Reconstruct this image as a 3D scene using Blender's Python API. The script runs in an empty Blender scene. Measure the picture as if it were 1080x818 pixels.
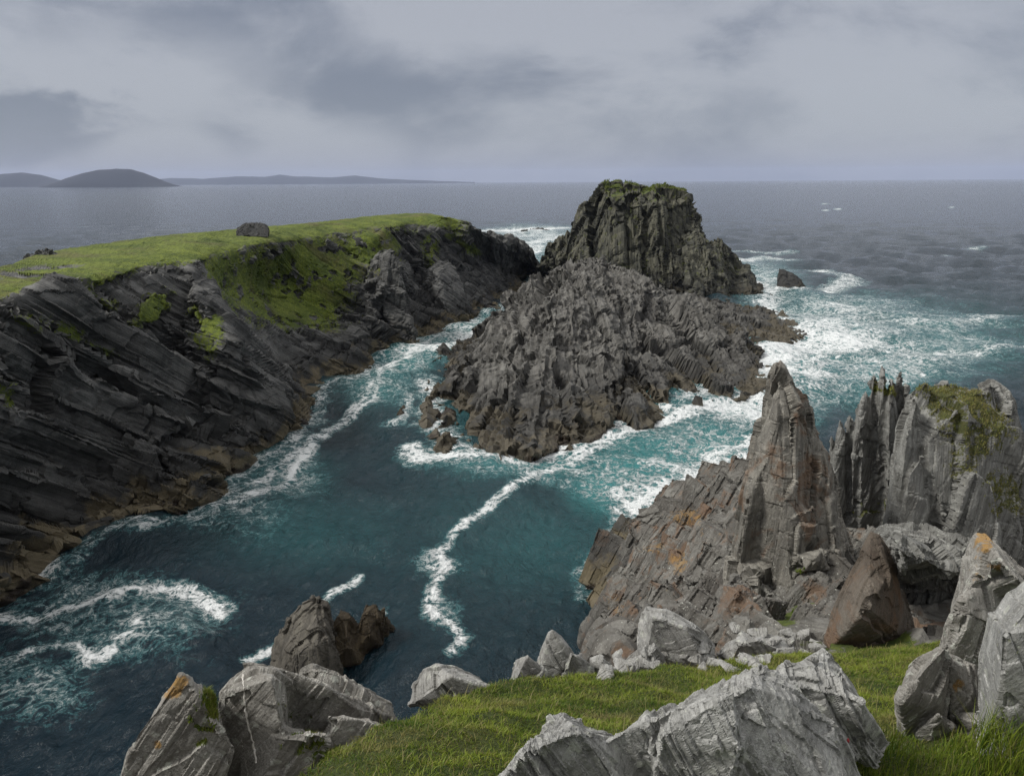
import bpy, bmesh, math, random
import numpy as np
from mathutils import Matrix, Vector

random.seed(7)
rng = np.random.default_rng(11)
F32 = np.float32
S = bpy.context.scene
COL = S.collection

# ------------------------------------------------------------------ camera
W0, H0, FPX, EYE = 1080.0, 818.0, 831.0, 30.0
PITCH = math.atan((409 - 191.3) / FPX)
ROLL = math.radians(-0.36)
CM = np.array((Matrix.Rotation(math.radians(90) - PITCH, 3, 'X') @ Matrix.Rotation(ROLL, 3, 'Z')))


def ray(px, py):
    d = np.array([(px - W0 / 2) / FPX, -(py - H0 / 2) / FPX, -1.0])
    return CM @ d


def aty(px, py, Y):                    # point of the place seen at a pixel, Y metres away
    d = ray(px, py)
    return np.array([0, 0, EYE]) + d * (Y / d[1])


def atz(px, py, z):                    # point of the place seen at a pixel, z metres above the sea
    d = ray(px, py)
    return np.array([0, 0, EYE]) + d * ((z - EYE) / d[2])


def proj(P):
    q = (P - np.array([0, 0, EYE])) @ CM
    zc = np.where(np.abs(q[:, 2]) < 1e-6, -1e-6, q[:, 2])
    return W0 / 2 + FPX * q[:, 0] / -zc, H0 / 2 - FPX * q[:, 1] / -zc, -zc


cam = bpy.data.cameras.new('camera')
camo = bpy.data.objects.new('camera', cam)
COL.objects.link(camo)
M4 = Matrix(CM.tolist()).to_4x4()
M4.translation = (0, 0, EYE)
camo.matrix_world = M4
cam.sensor_width = 36
cam.lens = 36 * FPX / W0
cam.clip_start = 0.05
cam.clip_end = 200000
S.camera = camo

# ------------------------------------------------------------------ noise
U = np.uint32


def hsh(ix, iy, iz, seed):
    with np.errstate(over='ignore'):
        h = ix.astype(np.int64).astype(U) * U(374761393) + iy.astype(np.int64).astype(U) * U(668265263) \
            + iz.astype(np.int64).astype(U) * U(2246822519) + U((seed * 3266489917) & 0xffffffff)
        h ^= h >> U(15)
        h *= U(2246822519)
        h ^= h >> U(13)
        h *= U(3266489917)
        h ^= h >> U(16)
    return h


def r01(h, k):
    with np.errstate(over='ignore'):
        g = (h + U((k * 2654435761) & 0xffffffff))
        g ^= g >> U(16)
        g *= U(2246822507)
        g ^= g >> U(13)
        g *= U(3266489909)
        g ^= g >> U(16)
    return (g & U(0xffffff)).astype(F32) / F32(16777215)


def perlin(q, seed=0):
    q = q.astype(F32)
    i = np.floor(q)
    f = q - i
    w = f * f * f * (f * (f * 6 - 15) + 10)
    out = 0
    for dx in (0, 1):
        for dy in (0, 1):
            for dz in (0, 1):
                h = hsh(i[:, 0] + dx, i[:, 1] + dy, i[:, 2] + dz, seed)
                gx = (h & U(1023)).astype(F32) / 511.5 - 1
                gy = ((h >> U(10)) & U(1023)).astype(F32) / 511.5 - 1
                gz = ((h >> U(20)) & U(1023)).astype(F32) / 511.5 - 1
                d = gx * (f[:, 0] - dx) + gy * (f[:, 1] - dy) + gz * (f[:, 2] - dz)
                wx = w[:, 0] if dx else 1 - w[:, 0]
                wy = w[:, 1] if dy else 1 - w[:, 1]
                wz = w[:, 2] if dz else 1 - w[:, 2]
                out = out + d * wx * wy * wz
    return out


def fbm(q, oct=4, seed=0, gain=.5, lac=2.03):
    a, t, s = 1.0, 0, 0
    for k in range(oct):
        t = t + a * perlin(q * F32(lac ** k), seed + k * 17)
        s += a
        a *= gain
    return t / s * 1.6


def ridged(q, oct=3, seed=0):
    a, t, s = 1.0, 0, 0
    for k in range(oct):
        t = t + a * (1 - 2.2 * np.abs(perlin(q * F32(2.1 ** k), seed + k * 31)))
        s += a
        a *= .5
    return t / s


def facets(q, seed=0, tilt=1.0):
    """planar broken facets: per-cell height and tilt, plus closeness to the joint between two cells"""
    q = q.astype(F32)
    i = np.floor(q)
    n = len(q)
    m1 = np.full(n, 9e9, F32)
    m2 = np.full(n, 9e9, F32)
    bh = np.zeros(n, U)
    bd = np.zeros((n, 3), F32)
    for dx in (-1, 0, 1):
        for dy in (-1, 0, 1):
            for dz in (-1, 0, 1):
                cx, cy, cz = i[:, 0] + dx, i[:, 1] + dy, i[:, 2] + dz
                h = hsh(cx, cy, cz, seed)
                d = np.stack([q[:, 0] - cx - (h & U(1023)).astype(F32) / 1023,
                              q[:, 1] - cy - ((h >> U(10)) & U(1023)).astype(F32) / 1023,
                              q[:, 2] - cz - ((h >> U(20)) & U(1023)).astype(F32) / 1023], 1)
                dd = (d * d).sum(1)
                c = dd < m1
                m2 = np.where(c, m1, np.minimum(m2, dd))
                m1 = np.where(c, dd, m1)
                bh = np.where(c, h, bh)
                bd = np.where(c[:, None], d, bd)
    off = r01(bh, 5) * 2 - 1
    tl = ((r01(bh, 6) - .5) * bd[:, 0] + (r01(bh, 7) - .5) * bd[:, 1] + (r01(bh, 8) - .5) * bd[:, 2]) * 2 * tilt
    edge = np.sqrt(m2) - np.sqrt(m1)
    return off, tl, edge


def bricks(q, seed=0, tilt=1.0):
    """beds cut by cross joints: per-block height, tilt and closeness to the nearest joint"""
    q = q.astype(F32)
    q2 = q[:, 2] + .45 * np.sin(q[:, 2] * 1.3 + seed) + .24 * np.sin(q[:, 2] * 2.17 + seed * 2.1)
    k = np.floor(q2)
    z0 = np.zeros_like(k)
    wk = np.ones_like(k)                       # some beds are two or four times as thick
    for m_, p_ in ((2, .55), (4, .4)):
        kk = np.floor(k / m_)
        j_ = r01(hsh(kk, z0, z0 + m_, seed + 9), 4) < p_
        k = np.where(j_, kk * m_, k)
        wk = np.where(j_, m_, wk)
    hk = hsh(k, z0, z0, seed)
    t = q[:, 1] * (.6 + .9 * r01(hk, 1)) + 20 * r01(hk, 2)
    j = np.floor(t)
    hj = hsh(k, j, z0, seed + 1)
    r = q[:, 0] * (.6 + .9 * r01(hj, 1)) + 20 * r01(hj, 2)
    i = np.floor(r)
    h = hsh(i, j, k, seed + 2)
    f0, f1, f2 = r - i, t - j, (q2 - k) / wk
    pw = lambda a: np.sign(a) * np.abs(a) ** 1.7
    off = .75 * pw(r01(h, 5) * 2 - 1) + .65 * pw(r01(hk, 3) * 2 - 1) - .35
    tl = ((r01(h, 6) - .5) * (f0 - .5) + (r01(h, 7) - .5) * (f1 - .5) + (r01(h, 8) - .2) * (f2 - .5)) * 2 * tilt
    e = np.minimum(np.minimum(np.minimum(f2, 1 - f2), np.minimum(f1, 1 - f1) * 1.5), np.minimum(f0, 1 - f0) * 2)
    return off, tl, e


def sstep(a, b, x):
    t = np.clip((x - a) / (b - a), 0, 1)
    return t * t * (3 - 2 * t)


def frame(strike, dip, plunge=0):
    """rows: along the beds, up the beds, across the beds"""
    m = Matrix.Rotation(math.radians(strike), 3, 'Z') @ Matrix.Rotation(math.radians(plunge), 3, 'Y') @ \
        Matrix.Rotation(math.radians(dip), 3, 'X')
    return np.array(m).T


# ------------------------------------------------------------------ meshes
def tag(o, label=None, cat=None, group=None, kind=None):
    if label: o['label'] = label
    if cat: o['category'] = cat
    if group: o['group'] = group
    if kind: o['kind'] = kind
    return o


def np_mesh(name, V, Fc, mat, smooth=True, attrs=None, parent=None, origin=None):
    me = bpy.data.meshes.new(name)
    V = np.asarray(V, dtype=np.float64)
    if origin is None:
        origin = np.zeros(3)
    Vl = (V - origin).astype(F32)
    Fc = np.asarray(Fc, dtype=np.int32)
    k = Fc.shape[1]
    me.vertices.add(len(Vl))
    me.vertices.foreach_set('co', Vl.ravel())
    me.loops.add(Fc.size)
    me.loops.foreach_set('vertex_index', Fc.ravel())
    me.polygons.add(len(Fc))
    me.polygons.foreach_set('loop_start', np.arange(0, Fc.size, k, dtype=np.int32))
    me.polygons.foreach_set('loop_total', np.full(len(Fc), k, np.int32))
    me.update(calc_edges=True)
    me.validate()
    me.polygons.foreach_set('use_smooth', np.full(len(me.polygons), smooth, bool))
    for an, av in (attrs or {}).items():
        a = me.attributes.new(an, 'FLOAT', 'POINT')
        a.data.foreach_set('value', np.asarray(av, F32))
    me.materials.append(mat)
    o = bpy.data.objects.new(name, me)
    o.location = origin
    COL.objects.link(o)
    if parent:
        o.parent = parent
        o.matrix_parent_inverse = Matrix.Translation(-Vector(parent.location))
    return o


def get_co(me):
    a = np.empty(len(me.vertices) * 3, F32)
    me.vertices.foreach_get('co', a)
    return a.reshape(-1, 3)


def get_no(me):
    a = np.empty(len(me.vertices) * 3, F32)
    me.vertex_normals.foreach_get('vector', a)
    return a.reshape(-1, 3)


def set_co(me, V):
    me.vertices.foreach_set('co', np.ascontiguousarray(V, F32).ravel())
    me.update()


def grid_faces(nu, nv):
    a = np.arange(nu * nv).reshape(nu, nv)
    return np.stack([a[:-1, :-1], a[1:, :-1], a[1:, 1:], a[:-1, 1:]], -1).reshape(-1, 4)


def hermite(kn, vals, ts, ten=.75):
    kn = np.asarray(kn, float)
    vals = np.asarray(vals, float)
    m = np.zeros_like(vals)
    m[1:-1] = (vals[2:] - vals[:-2]) / (kn[2:] - kn[:-2]).reshape(-1, *([1] * (vals.ndim - 1)))
    m[0] = (vals[1] - vals[0]) / (kn[1] - kn[0])
    m[-1] = (vals[-1] - vals[-2]) / (kn[-1] - kn[-2])
    m *= ten
    i = np.clip(np.searchsorted(kn, ts, side='right') - 1, 0, len(kn) - 2)
    h = kn[i + 1] - kn[i]
    t = (ts - kn[i]) / h
    sh = (-1,) + (1,) * (vals.ndim - 1)
    t_, h_ = t.reshape(sh), h.reshape(sh)
    return (2 * t_**3 - 3 * t_**2 + 1) * vals[i] + (t_**3 - 2 * t_**2 + t_) * h_ * m[i] \
        + (-2 * t_**3 + 3 * t_**2) * vals[i + 1] + (t_**3 - t_**2) * h_ * m[i + 1]


def loft(G, nu, nv, ku=None, kv=None):
    """G: (columns, points, 3) -> dense grid of points, and its parameters in knot numbers"""
    G = np.asarray(G, float)
    if ku is None: ku = np.arange(G.shape[0])
    if kv is None: kv = np.arange(G.shape[1])
    tu = np.linspace(ku[0], ku[-1], nu)
    tv = np.linspace(kv[0], kv[-1], nv)
    A = hermite(ku, G, tu)
    B = hermite(kv, A.transpose(1, 0, 2), tv).transpose(1, 0, 2)
    un = np.interp(tu, ku, np.arange(len(ku)))
    vn = np.interp(tv, kv, np.arange(len(kv)))
    return B.reshape(-1, 3), np.repeat(un, nv), np.tile(vn, nu)


def displace(me, levels, amp_mask=None):
    """levels: dicts of kind facet / ridge / fbm applied one after another along the normals"""
    for L in levels:
        P, N = get_co(me), get_no(me)
        off0 = np.array(L.get('origin', (0, 0, 0)))
        q = ((P + off0) @ L['fr'].T if 'fr' in L else P + off0) / np.array(L['len'])
        if 'rad' in L:
            dx, dy = P[:, 0] - L['rad'][0], P[:, 1] - L['rad'][1]
            q = np.stack([np.hypot(dx, dy) - P[:, 2], P[:, 2], np.arctan2(dx, -dy) * L['rad'][2]], 1) / np.array(L['len'])
        sd = L.get('seed', 1)
        if L.get('warp'):
            q = q + L['warp'] * np.stack([fbm(q * .7, 2, sd + 50), fbm(q * .7, 2, sd + 51), fbm(q * .7, 2, sd + 52)], 1)
        if L['k'] == 'facet':
            o, t, e = facets(q, sd, L.get('tilt', 1.0))
            d = L['a'] * (L.get('step', .5) * o + t) - L.get('crack', 0) * np.exp(-(e / L.get('cw', .07))**2)
        elif L['k'] == 'brick':
            o, t, e = bricks(q, sd, L.get('tilt', 1.0))
            d = L['a'] * (L.get('step', .6) * o + t) - L.get('crack', 0) * np.exp(-(e / L.get('cw', .05))**2)
        elif L['k'] == 'ridge':
            d = L['a'] * (ridged(q, L.get('oct', 3), sd) - .45)
        else:
            d = L['a'] * fbm(q, L.get('oct', 4), sd)
        if amp_mask is not None:
            d = d * (amp_mask if not callable(amp_mask) else amp_mask(P))
        set_co(me, P + N * d[:, None])


LV = lambda fr, u, a, sd, L=(12, 4.5, 2.4): [
    dict(k='brick', fr=fr, len=(L[0] * u, L[1] * u, L[2] * u), a=1.2 * a, step=.55, tilt=1.3, crack=.35 * a, cw=.04, seed=sd, warp=.35),
    dict(k='brick', fr=fr, len=(L[0] * .42 * u, L[1] * .40 * u, L[2] * .36 * u), a=.62 * a, step=.6, tilt=1.3, crack=.2 * a, cw=.05, seed=sd + 1, warp=.3),
    dict(k='brick', fr=fr, len=(L[0] * .17 * u, L[1] * .18 * u, L[2] * .15 * u), a=.26 * a, step=.65, tilt=1.2, seed=sd + 2, warp=.25),
    dict(k='fbm', len=(1.2 * u, 1.2 * u, 1.2 * u), a=.12 * a, seed=sd + 3)]

LB = lambda fr, u, a, sd, L=(3.2, 1.3, .7): [
    dict(k='brick', fr=fr, len=(L[0] * u, L[1] * u, L[2] * u), a=.30 * a, step=.5, tilt=1.2, crack=.05 * a, cw=.03, seed=sd, warp=.16),
    dict(k='brick', fr=fr, len=(L[0] * .4 * u, L[1] * .45 * u, L[2] * .38 * u), a=.12 * a, step=.6, tilt=1.2, crack=.03 * a, cw=.04, seed=sd + 1, warp=.15),
    dict(k='brick', fr=fr, len=(L[0] * .15 * u, L[1] * .2 * u, L[2] * .13 * u), a=.04 * a, step=.7, tilt=1, seed=sd + 2, warp=.2),
    dict(k='fbm', len=(.3 * u, .3 * u, .3 * u), a=.022 * a, seed=sd + 3)]


def gpatch(ells):
    def f(V, N):
        x, y, _ = proj(V.astype(float))
        g = np.zeros(len(V))
        for (cx, cy, rx, ry, rot, w) in ells:
            g = np.maximum(g, w * ell(x, y, cx, cy, rx, ry, rot))
        return g if N is None else g * sstep(-.2, .3, N[:, 2]) * (1 - .55 * sstep(.0, .3, fbm(V / .5, 3, 33)))
    return f


# ---- rocks from convex blocks
def block(outline, Y, th, back=.85, front=.7, extra=()):
    """outline: pixels (px, py[, Y]) of a block Y metres away; th: its depth in metres"""
    c = np.mean([(p[0], p[1]) for p in outline], 0)
    pts = []
    rb = random.Random(int(outline[0][0] * 7 + outline[0][1] * 13 + len(outline)))
    for p in outline:
        y = p[2] if len(p) > 2 else Y
        pts.append(aty(p[0], p[1], y))
        q = c + (np.array(p[:2]) - c) * (front * rb.uniform(.55, 1.25))
        pts.append(aty(q[0], q[1], y - th * .35 * rb.uniform(.2, 1.3)))
        q = c + (np.array(p[:2]) - c) * min(back * rb.uniform(.85, 1.12), max(back, .97))
        pts.append(aty(q[0], q[1], y + th * .65))
    for p in extra:
        pts.append(aty(*p))
    return pts


def rock(name, blocks, vox, mat, levels, label=None, cat=None, group=None, kind=None, parent=None, grass=None,
         smooth=False, lichen=None):
    bm = bmesh.new()
    for pts in blocks:
        b = bmesh.new()
        vs = [b.verts.new(tuple(p)) for p in pts]
        r = bmesh.ops.convex_hull(b, input=vs)
        bmesh.ops.delete(b, geom=list({g for g in r['geom_interior'] + r['geom_unused'] if isinstance(g, bmesh.types.BMVert)}),
                         context='VERTS')
        t = bpy.data.meshes.new('t')
        b.to_mesh(t)
        b.free()
        bm.from_mesh(t)
        bpy.data.meshes.remove(t)
    bmesh.ops.recalc_face_normals(bm, faces=bm.faces)
    me = bpy.data.meshes.new(name)
    bm.to_mesh(me)
    bm.free()
    o = bpy.data.objects.new(name, me)
    COL.objects.link(o)
    md = o.modifiers.new('r', 'REMESH')
    md.mode = 'VOXEL'
    md.voxel_size = vox
    dg = bpy.context.evaluated_depsgraph_get()
    dg.update()
    m2 = bpy.data.meshes.new_from_object(o.evaluated_get(dg))
    m2.name = name
    o.modifiers.clear()
    o.data = m2
    bpy.data.meshes.remove(me)
    m2.update()
    displace(m2, levels)
    V = get_co(m2)
    if grass is not None:
        g = grass(V, get_no(m2))
        a = m2.attributes.new('grass', 'FLOAT', 'POINT')
        a.data.foreach_set('value', np.asarray(g, F32))
    if lichen is not None:
        a = m2.attributes.new('lichen', 'FLOAT', 'POINT')
        a.data.foreach_set('value', np.asarray(lichen(V, None), F32))
    org = np.array([*(V[:, :2].mean(0)), V[:, 2].min()])
    set_co(m2, V - org)
    o.location = org
    m2.polygons.foreach_set('use_smooth', np.full(len(m2.polygons), smooth, bool))
    m2.materials.clear()
    m2.materials.append(mat)
    if parent:
        o.parent = parent
        o.matrix_parent_inverse = Matrix.Translation(-Vector(parent.location))
    return tag(o, label, cat, group, kind)


# ------------------------------------------------------------------ materials
class NT:
    def __init__(s, mat):
        s.t = mat.node_tree
        s.n = s.t.nodes
        s.l = s.t.links

    def node(s, typ, **kw):
        n = s.n.new(typ)
        for k, v in kw.items():
            if k == 'inp':
                for a, b in v.items():
                    if hasattr(b, 'is_output') or isinstance(b, bpy.types.NodeSocket):
                        s.l.new(b, n.inputs[a])
                    else:
                        n.inputs[a].default_value = b
            else:
                setattr(n, k, v)
        return n

    def math(s, op, a, b=None, c=None, clamp=False):
        d = {0: a}
        if b is not None: d[1] = b
        if c is not None: d[2] = c
        n = s.node('ShaderNodeMath', operation=op, inp=d)
        n.use_clamp = clamp
        return n.outputs[0]

    def rng(s, x, a, b, c=0.0, d=1.0, smooth=True):
        n = s.node('ShaderNodeMapRange', inp={0: x, 1: a, 2: b, 3: c, 4: d})
        n.interpolation_type = 'SMOOTHSTEP' if smooth else 'LINEAR'
        return n.outputs[0]

    def mix(s, f, a, b, blend='MIX'):
        n = s.node('ShaderNodeMix', data_type='RGBA', blend_type=blend)
        for k, v in ((0, f), (6, a), (7, b)):
            if isinstance(v, bpy.types.NodeSocket):
                s.l.new(v, n.inputs[k])
            else:
                n.inputs[k].default_value = v if k == 0 else (*v[:3], 1)
        return n.outputs[2]

    def noise(s, vec, scale, detail=4, rough=.55, dist=0.0, out=0, lac=2.0):
        n = s.node('ShaderNodeTexNoise', inp={'Vector': vec, 'Scale': scale, 'Detail': detail, 'Roughness': rough,
                                              'Distortion': dist, 'Lacunarity': lac})
        return n.outputs[out]

    def vor(s, vec, scale, feature='F1', out='Distance', rand=1.0):
        n = s.node('ShaderNodeTexVoronoi', feature=feature, inp={'Vector': vec, 'Scale': scale, 'Randomness': rand})
        return n.outputs[out]

    def mapping(s, vec, rot=(0, 0, 0), scale=(1, 1, 1)):
        n = s.node('ShaderNodeMapping', inp={'Vector': vec, 'Rotation': [math.radians(r) for r in rot], 'Scale': scale})
        return n.outputs[0]


def new_mat(name):
    m = bpy.data.materials.new(name)
    m.use_nodes = True
    t = NT(m)
    for n in list(t.n): t.n.remove(n)
    out = t.node('ShaderNodeOutputMaterial')
    b = t.node('ShaderNodeBsdfPrincipled')
    t.l.new(b.outputs[0], out.inputs[0])
    return m, t, b


def frame_coords(t, fr, scale):
    """position expressed along / up / across the beds, each divided by a length"""
    pos = t.node('ShaderNodeNewGeometry').outputs['Position']
    c = []
    for k in range(3):
        d = t.node('ShaderNodeVectorMath', operation='DOT_PRODUCT', inp={0: pos, 1: tuple(float(x) for x in fr[k])})
        c.append(t.math('MULTIPLY', d.outputs['Value'], 1.0 / scale[k]))
    cc = t.node('ShaderNodeCombineXYZ', inp={0: c[0], 1: c[1], 2: c[2]})
    return cc.outputs[0], pos


def rock_mat(name, ca, cb, fr, unit=1.0, aniso=(6, 2, .35), lichen=(), orange=0.0, rust=0.0, tide=False,
             grass=False, bump=.6, grass_cols=((.045, .075, .012), (.10, .125, .022)), dark=(.05, .052, .052), streak=.75,
             green=0.0):
    m, t, b = new_mat(name)
    sv, pos = frame_coords(t, fr, [a * unit for a in aniso])
    big = t.noise(pos, .35 / unit, 5, .6)
    med = t.noise(pos, 1.6 / unit, 6, .65)
    st = t.noise(sv, 1.0, 7, .68, .6)
    fine = t.noise(pos, 14 / unit, 6, .7)
    col = t.mix(t.rng(big, .32, .68), ca, cb)
    col = t.mix(t.rng(st, .36, .62, streak, 0.0), col, dark)
    vn = t.math('ADD', t.math('MULTIPLY', med, .9), t.math('MULTIPLY', fine, .7))
    f = t.rng(vn, .5, 1.12, .55, 1.4, False)
    fc = t.node('ShaderNodeCombineXYZ', inp={0: f, 1: f, 2: f}).outputs[0]
    col = t.mix(1.0, col, fc, 'MULTIPLY')
    # a few thin pale quartz lines and rusty or lichened blotches, fixed to the rock
    for (amount, scale, c) in lichen:
        n1 = t.noise(pos, scale / unit, 7, .72)
        col = t.mix(t.rng(n1, .64 - amount, .70 - amount), col, c)
    if rust > 0:
        n1 = t.noise(pos, .55 / unit, 6, .68, .5)
        col = t.mix(t.math('MULTIPLY', t.rng(n1, .56 - rust, .68 - rust), .8), col, (.15, .095, .06))
    if orange > 0:
        n1 = t.node('ShaderNodeAttribute', attribute_name='lichen').outputs['Fac']
        n2 = t.noise(pos, 2.2 / unit, 7, .75)
        k = t.math('MULTIPLY', t.rng(t.math('ADD', n1, t.math('MULTIPLY', t.math('SUBTRACT', n2, .5), 3.4)), .55, 1.0), orange)
        col = t.mix(k, col, t.mix(n2, (.27, .14, .035), (.38, .23, .06)))
    if green > 0:
        n1 = t.noise(pos, .9 / unit, 6, .7, .3)
        col = t.mix(t.math('MULTIPLY', t.rng(n1, .62 - green, .72 - green), .85), col, (.075, .085, .02))
    if unit < .6:      # close to the eye: pits, crystals and thin crusts of lichen
        pit = t.noise(pos, 38, 5, .75)
        col = t.mix(t.rng(pit, .50, .66, 0, .62), col, dark)
        v1 = t.vor(t.node('ShaderNodeMix', data_type='RGBA', blend_type='ADD', inp={0: .12, 6: pos, 7: t.noise(pos, 16, 4, .7, 0, 1)}).outputs[2], 7, 'F1')
        v2 = t.noise(pos, 1.7, 3, .6)
        k = t.math('MULTIPLY', t.rng(v1, .22, .31, 1, 0), t.rng(v2, .42, .52))
        col = t.mix(t.math('MULTIPLY', k, .8), col, t.mix(pit, (.36, .37, .33), (.52, .53, .47)))
        v3 = t.noise(pos, 75, 3, .6)
        col = t.mix(t.rng(v3, .66, .72, 0, .6), col, (.58, .58, .55))
    rough = .85
    if tide:
        z = t.node('ShaderNodeSeparateXYZ', inp={0: pos}).outputs[2]
        zn = t.math('ADD', z, t.rng(t.noise(pos, .22, 5, .65), .25, .75, 2.2, -2.2))
        col = t.mix(t.rng(zn, 2.6, 7.0, .75, 0), col, (.021, .021, .020))          # black lichen zone
        och = t.mix(t.noise(pos, .9, 5, .7), (.05, .043, .028), (.20, .165, .10))
        col = t.mix(t.rng(zn, 1.9, 3.6, .9 * float(tide), 0), col, och)                       # barnacle zone
        col = t.mix(t.rng(zn, -.1, .9, 1, 0), col, (.025, .018, .012))              # weed at the water
        rough = t.rng(zn, .3, 2.0, .35, .85)
    if grass:
        ga = t.node('ShaderNodeAttribute', attribute_name='grass').outputs['Fac']
        gn = t.noise(pos, 2.5 / unit, 6, .72)
        gb = t.noise(pos, .35 / unit, 5, .6)
        gc = t.mix(t.rng(t.math('ADD', t.math('MULTIPLY', gn, .5), t.math('MULTIPLY', gb, .5)), .36, .64), *grass_cols)
        gw = t.noise(pos, .16 / unit, 6, .68, .4)
        gc = t.mix(t.rng(gw, .50, .68, 0, .75), gc, (.115, .098, .045))
        gf = t.noise(pos, 5 / unit, 5, .75)
        gc = t.mix(t.rng(gf, .35, .6, .55, 0), gc, (.028, .040, .008))
        gm = t.rng(t.math('ADD', ga, t.math('ADD', t.math('MULTIPLY', t.math('SUBTRACT', gn, .5), 1.1), t.math('MULTIPLY', t.math('SUBTRACT', gf, .5), .8))), .40, .62)
        col = t.mix(gm, col, gc)
    b.inputs['Specular IOR Level'].default_value = .3
    t.l.new(col, b.inputs['Base Color'])
    if isinstance(rough, float): b.inputs['Roughness'].default_value = rough
    else: t.l.new(rough, b.inputs['Roughness'])
    h = t.math('ADD', t.math('MULTIPLY', st, 1.0), t.math('ADD', t.math('MULTIPLY', med, .6), t.math('MULTIPLY', fine, .35)))
    bp = t.node('ShaderNodeBump', inp={'Strength': bump, 'Distance': (.22 if unit > .6 else .32) * unit, 'Height': h})
    t.l.new(bp.outputs[0], b.inputs['Normal'])
    return m


FR_HEAD = frame(78, 14, 34)           # beds of the headland
FR_ISL = frame(95, 80, -30)
FR_STK = frame(12, 18, 87)
FR_PIN = frame(12, 12, -84)
FR_TOW = frame(15, 14, -73)
FR_CRU = frame(20, 25, -58)
FR_FG = frame(25, 35, 58)
FR_FGB = frame(-20, 30, -52)
LICH = ((.03, 9, (.46, .47, .42)), (.02, 3.5, (.40, .41, .33)))

m_head = rock_mat('headland_rock', (.082, .082, .079), (.165, .164, .156), FR_HEAD, 1.6, (7, 2.5, .30), tide=True, grass=True,
                  grass_cols=((.048, .075, .009), (.155, .19, .026)), dark=(.03, .031, .031))
m_isl = rock_mat('island_rock', (.115, .11, .10), (.185, .18, .165), FR_ISL, 1.8, (5, 1.6, .4), tide=.5, dark=(.045, .044, .04), grass=True)
m_stk = rock_mat('stack_rock', (.068, .068, .054), (.128, .124, .09), FR_STK, 1.8, (14, 1.0, .5), tide=.3, grass=True,
                 dark=(.028, .029, .025), streak=.95, green=.06, grass_cols=((.05, .07, .015), (.10, .12, .03)))
m_reef = rock_mat('reef_rock', (.042, .042, .041), (.062, .06, .055), FR_ISL, 1.0, (4, 1.5, .4), tide=.3)
m_sea = rock_mat('wet_rock', (.085, .077, .064), (.135, .125, .103), frame(70, 80, 70), 1.0, (6, 1.5, .35), tide=False, dark=(.05, .046, .04))
m_seab = rock_mat('weedy_rock', (.075, .058, .034), (.05, .042, .03), frame(70, 80, 70), 1.0, (3, 1.5, .5), tide=False, dark=(.03, .022, .014))
m_pin = rock_mat('pinnacle_rock', (.215, .205, .178), (.29, .275, .24), FR_PIN, .8, (5, 1.4, .28), LICH[:1], rust=.03, grass=True, dark=(.085, .08, .07))
m_cru = rock_mat('slope_rock', (.215, .21, .19), (.11, .104, .094), FR_CRU, .8, (3.5, 1.2, .3), LICH[:1], orange=.5, rust=.035,
                 tide=True, grass=True, dark=(.07, .064, .055))
m_tow = rock_mat('tower_rock', (.205, .205, .19), (.28, .28, .262), FR_TOW, .9, (6, 1.1, .22), LICH[:1], grass=True, green=.0, dark=(.085, .083, .075),
                 grass_cols=((.05, .055, .018), (.095, .095, .035)))
m_bro = rock_mat('rusty_rock', (.115, .095, .075), (.20, .183, .155), FR_TOW, .7, (4, 1.5, .4), rust=.04, dark=(.075, .055, .04), streak=.6)
m_fg = rock_mat('grey_rock', (.34, .34, .325), (.42, .415, .395), FR_FG, .35, (6, 2, .3), LICH, dark=(.15, .145, .13), streak=.6)
m_fgo = rock_mat('lichened_rock', (.29, .28, .255), (.38, .37, .34), FR_FGB, .45, (5, 2, .35), LICH[:1], orange=.85, dark=(.12, .11, .095), grass=True, streak=.65)
m_fgl = rock_mat('pale_lichened_rock', (.36, .36, .345), (.45, .45, .43), FR_FGB, .22, (6, 2, .3),
                 ((.035, 5, (.50, .51, .45)), (.0, 3, (.42, .44, .26)), (.05, 14, (.46, .47, .43))), dark=(.15, .15, .14), streak=.6)
m_ground = rock_mat('turf_ground', (.15, .135, .105), (.20, .185, .15), FR_FG, .5, (4, 2, .4), grass=True,
                    grass_cols=((.03, .045, .010), (.06, .075, .016)))

# quartz, flowers
m_quartz, t_, b_ = new_mat('quartz')
b_.inputs['Base Color'].default_value = (.62, .60, .56, 1)
b_.inputs['Roughness'].default_value = .6
nq = t_.noise(t_.node('ShaderNodeNewGeometry').outputs['Position'], 25, 5, .7)
t_.l.new(t_.mix(t_.rng(nq, .35, .6), (.40, .38, .33), (.68, .66, .62)), b_.inputs['Base Color'])
m_red, t_, b_ = new_mat('red_petal')
b_.inputs['Base Color'].default_value = (.45, .03, .04, 1)
nq = t_.noise(t_.node('ShaderNodeNewGeometry').outputs['Position'], 60, 3, .6)
t_.l.new(t_.mix(nq, (.22, .015, .02), (.36, .05, .05)), b_.inputs['Base Color'])

# grass blades
m_grass, t_, b_ = new_mat('grass_blades')
ta = t_.node('ShaderNodeAttribute', attribute_name='tint').outputs['Fac']
tb = t_.node('ShaderNodeAttribute', attribute_name='dry').outputs['Fac']
gc = t_.mix(ta, (.055, .105, .011), (.25, .30, .038))
gc = t_.mix(tb, gc, (.24, .20, .085))
t_.l.new(gc, b_.inputs['Base Color'])
b_.inputs['Roughness'].default_value = .55
b_.inputs['Specular IOR Level'].default_value = .25
tr = t_.node('ShaderNodeBsdfTranslucent')
t_.l.new(gc, tr.inputs[0])
ms = t_.node('ShaderNodeMixShader', inp={0: .3})
t_.l.new(b_.outputs[0], ms.inputs[1])
t_.l.new(tr.outputs[0], ms.inputs[2])
t_.l.new(ms.outputs[0], [n for n in t_.n if n.type == 'OUTPUT_MATERIAL'][0].inputs[0])

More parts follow.
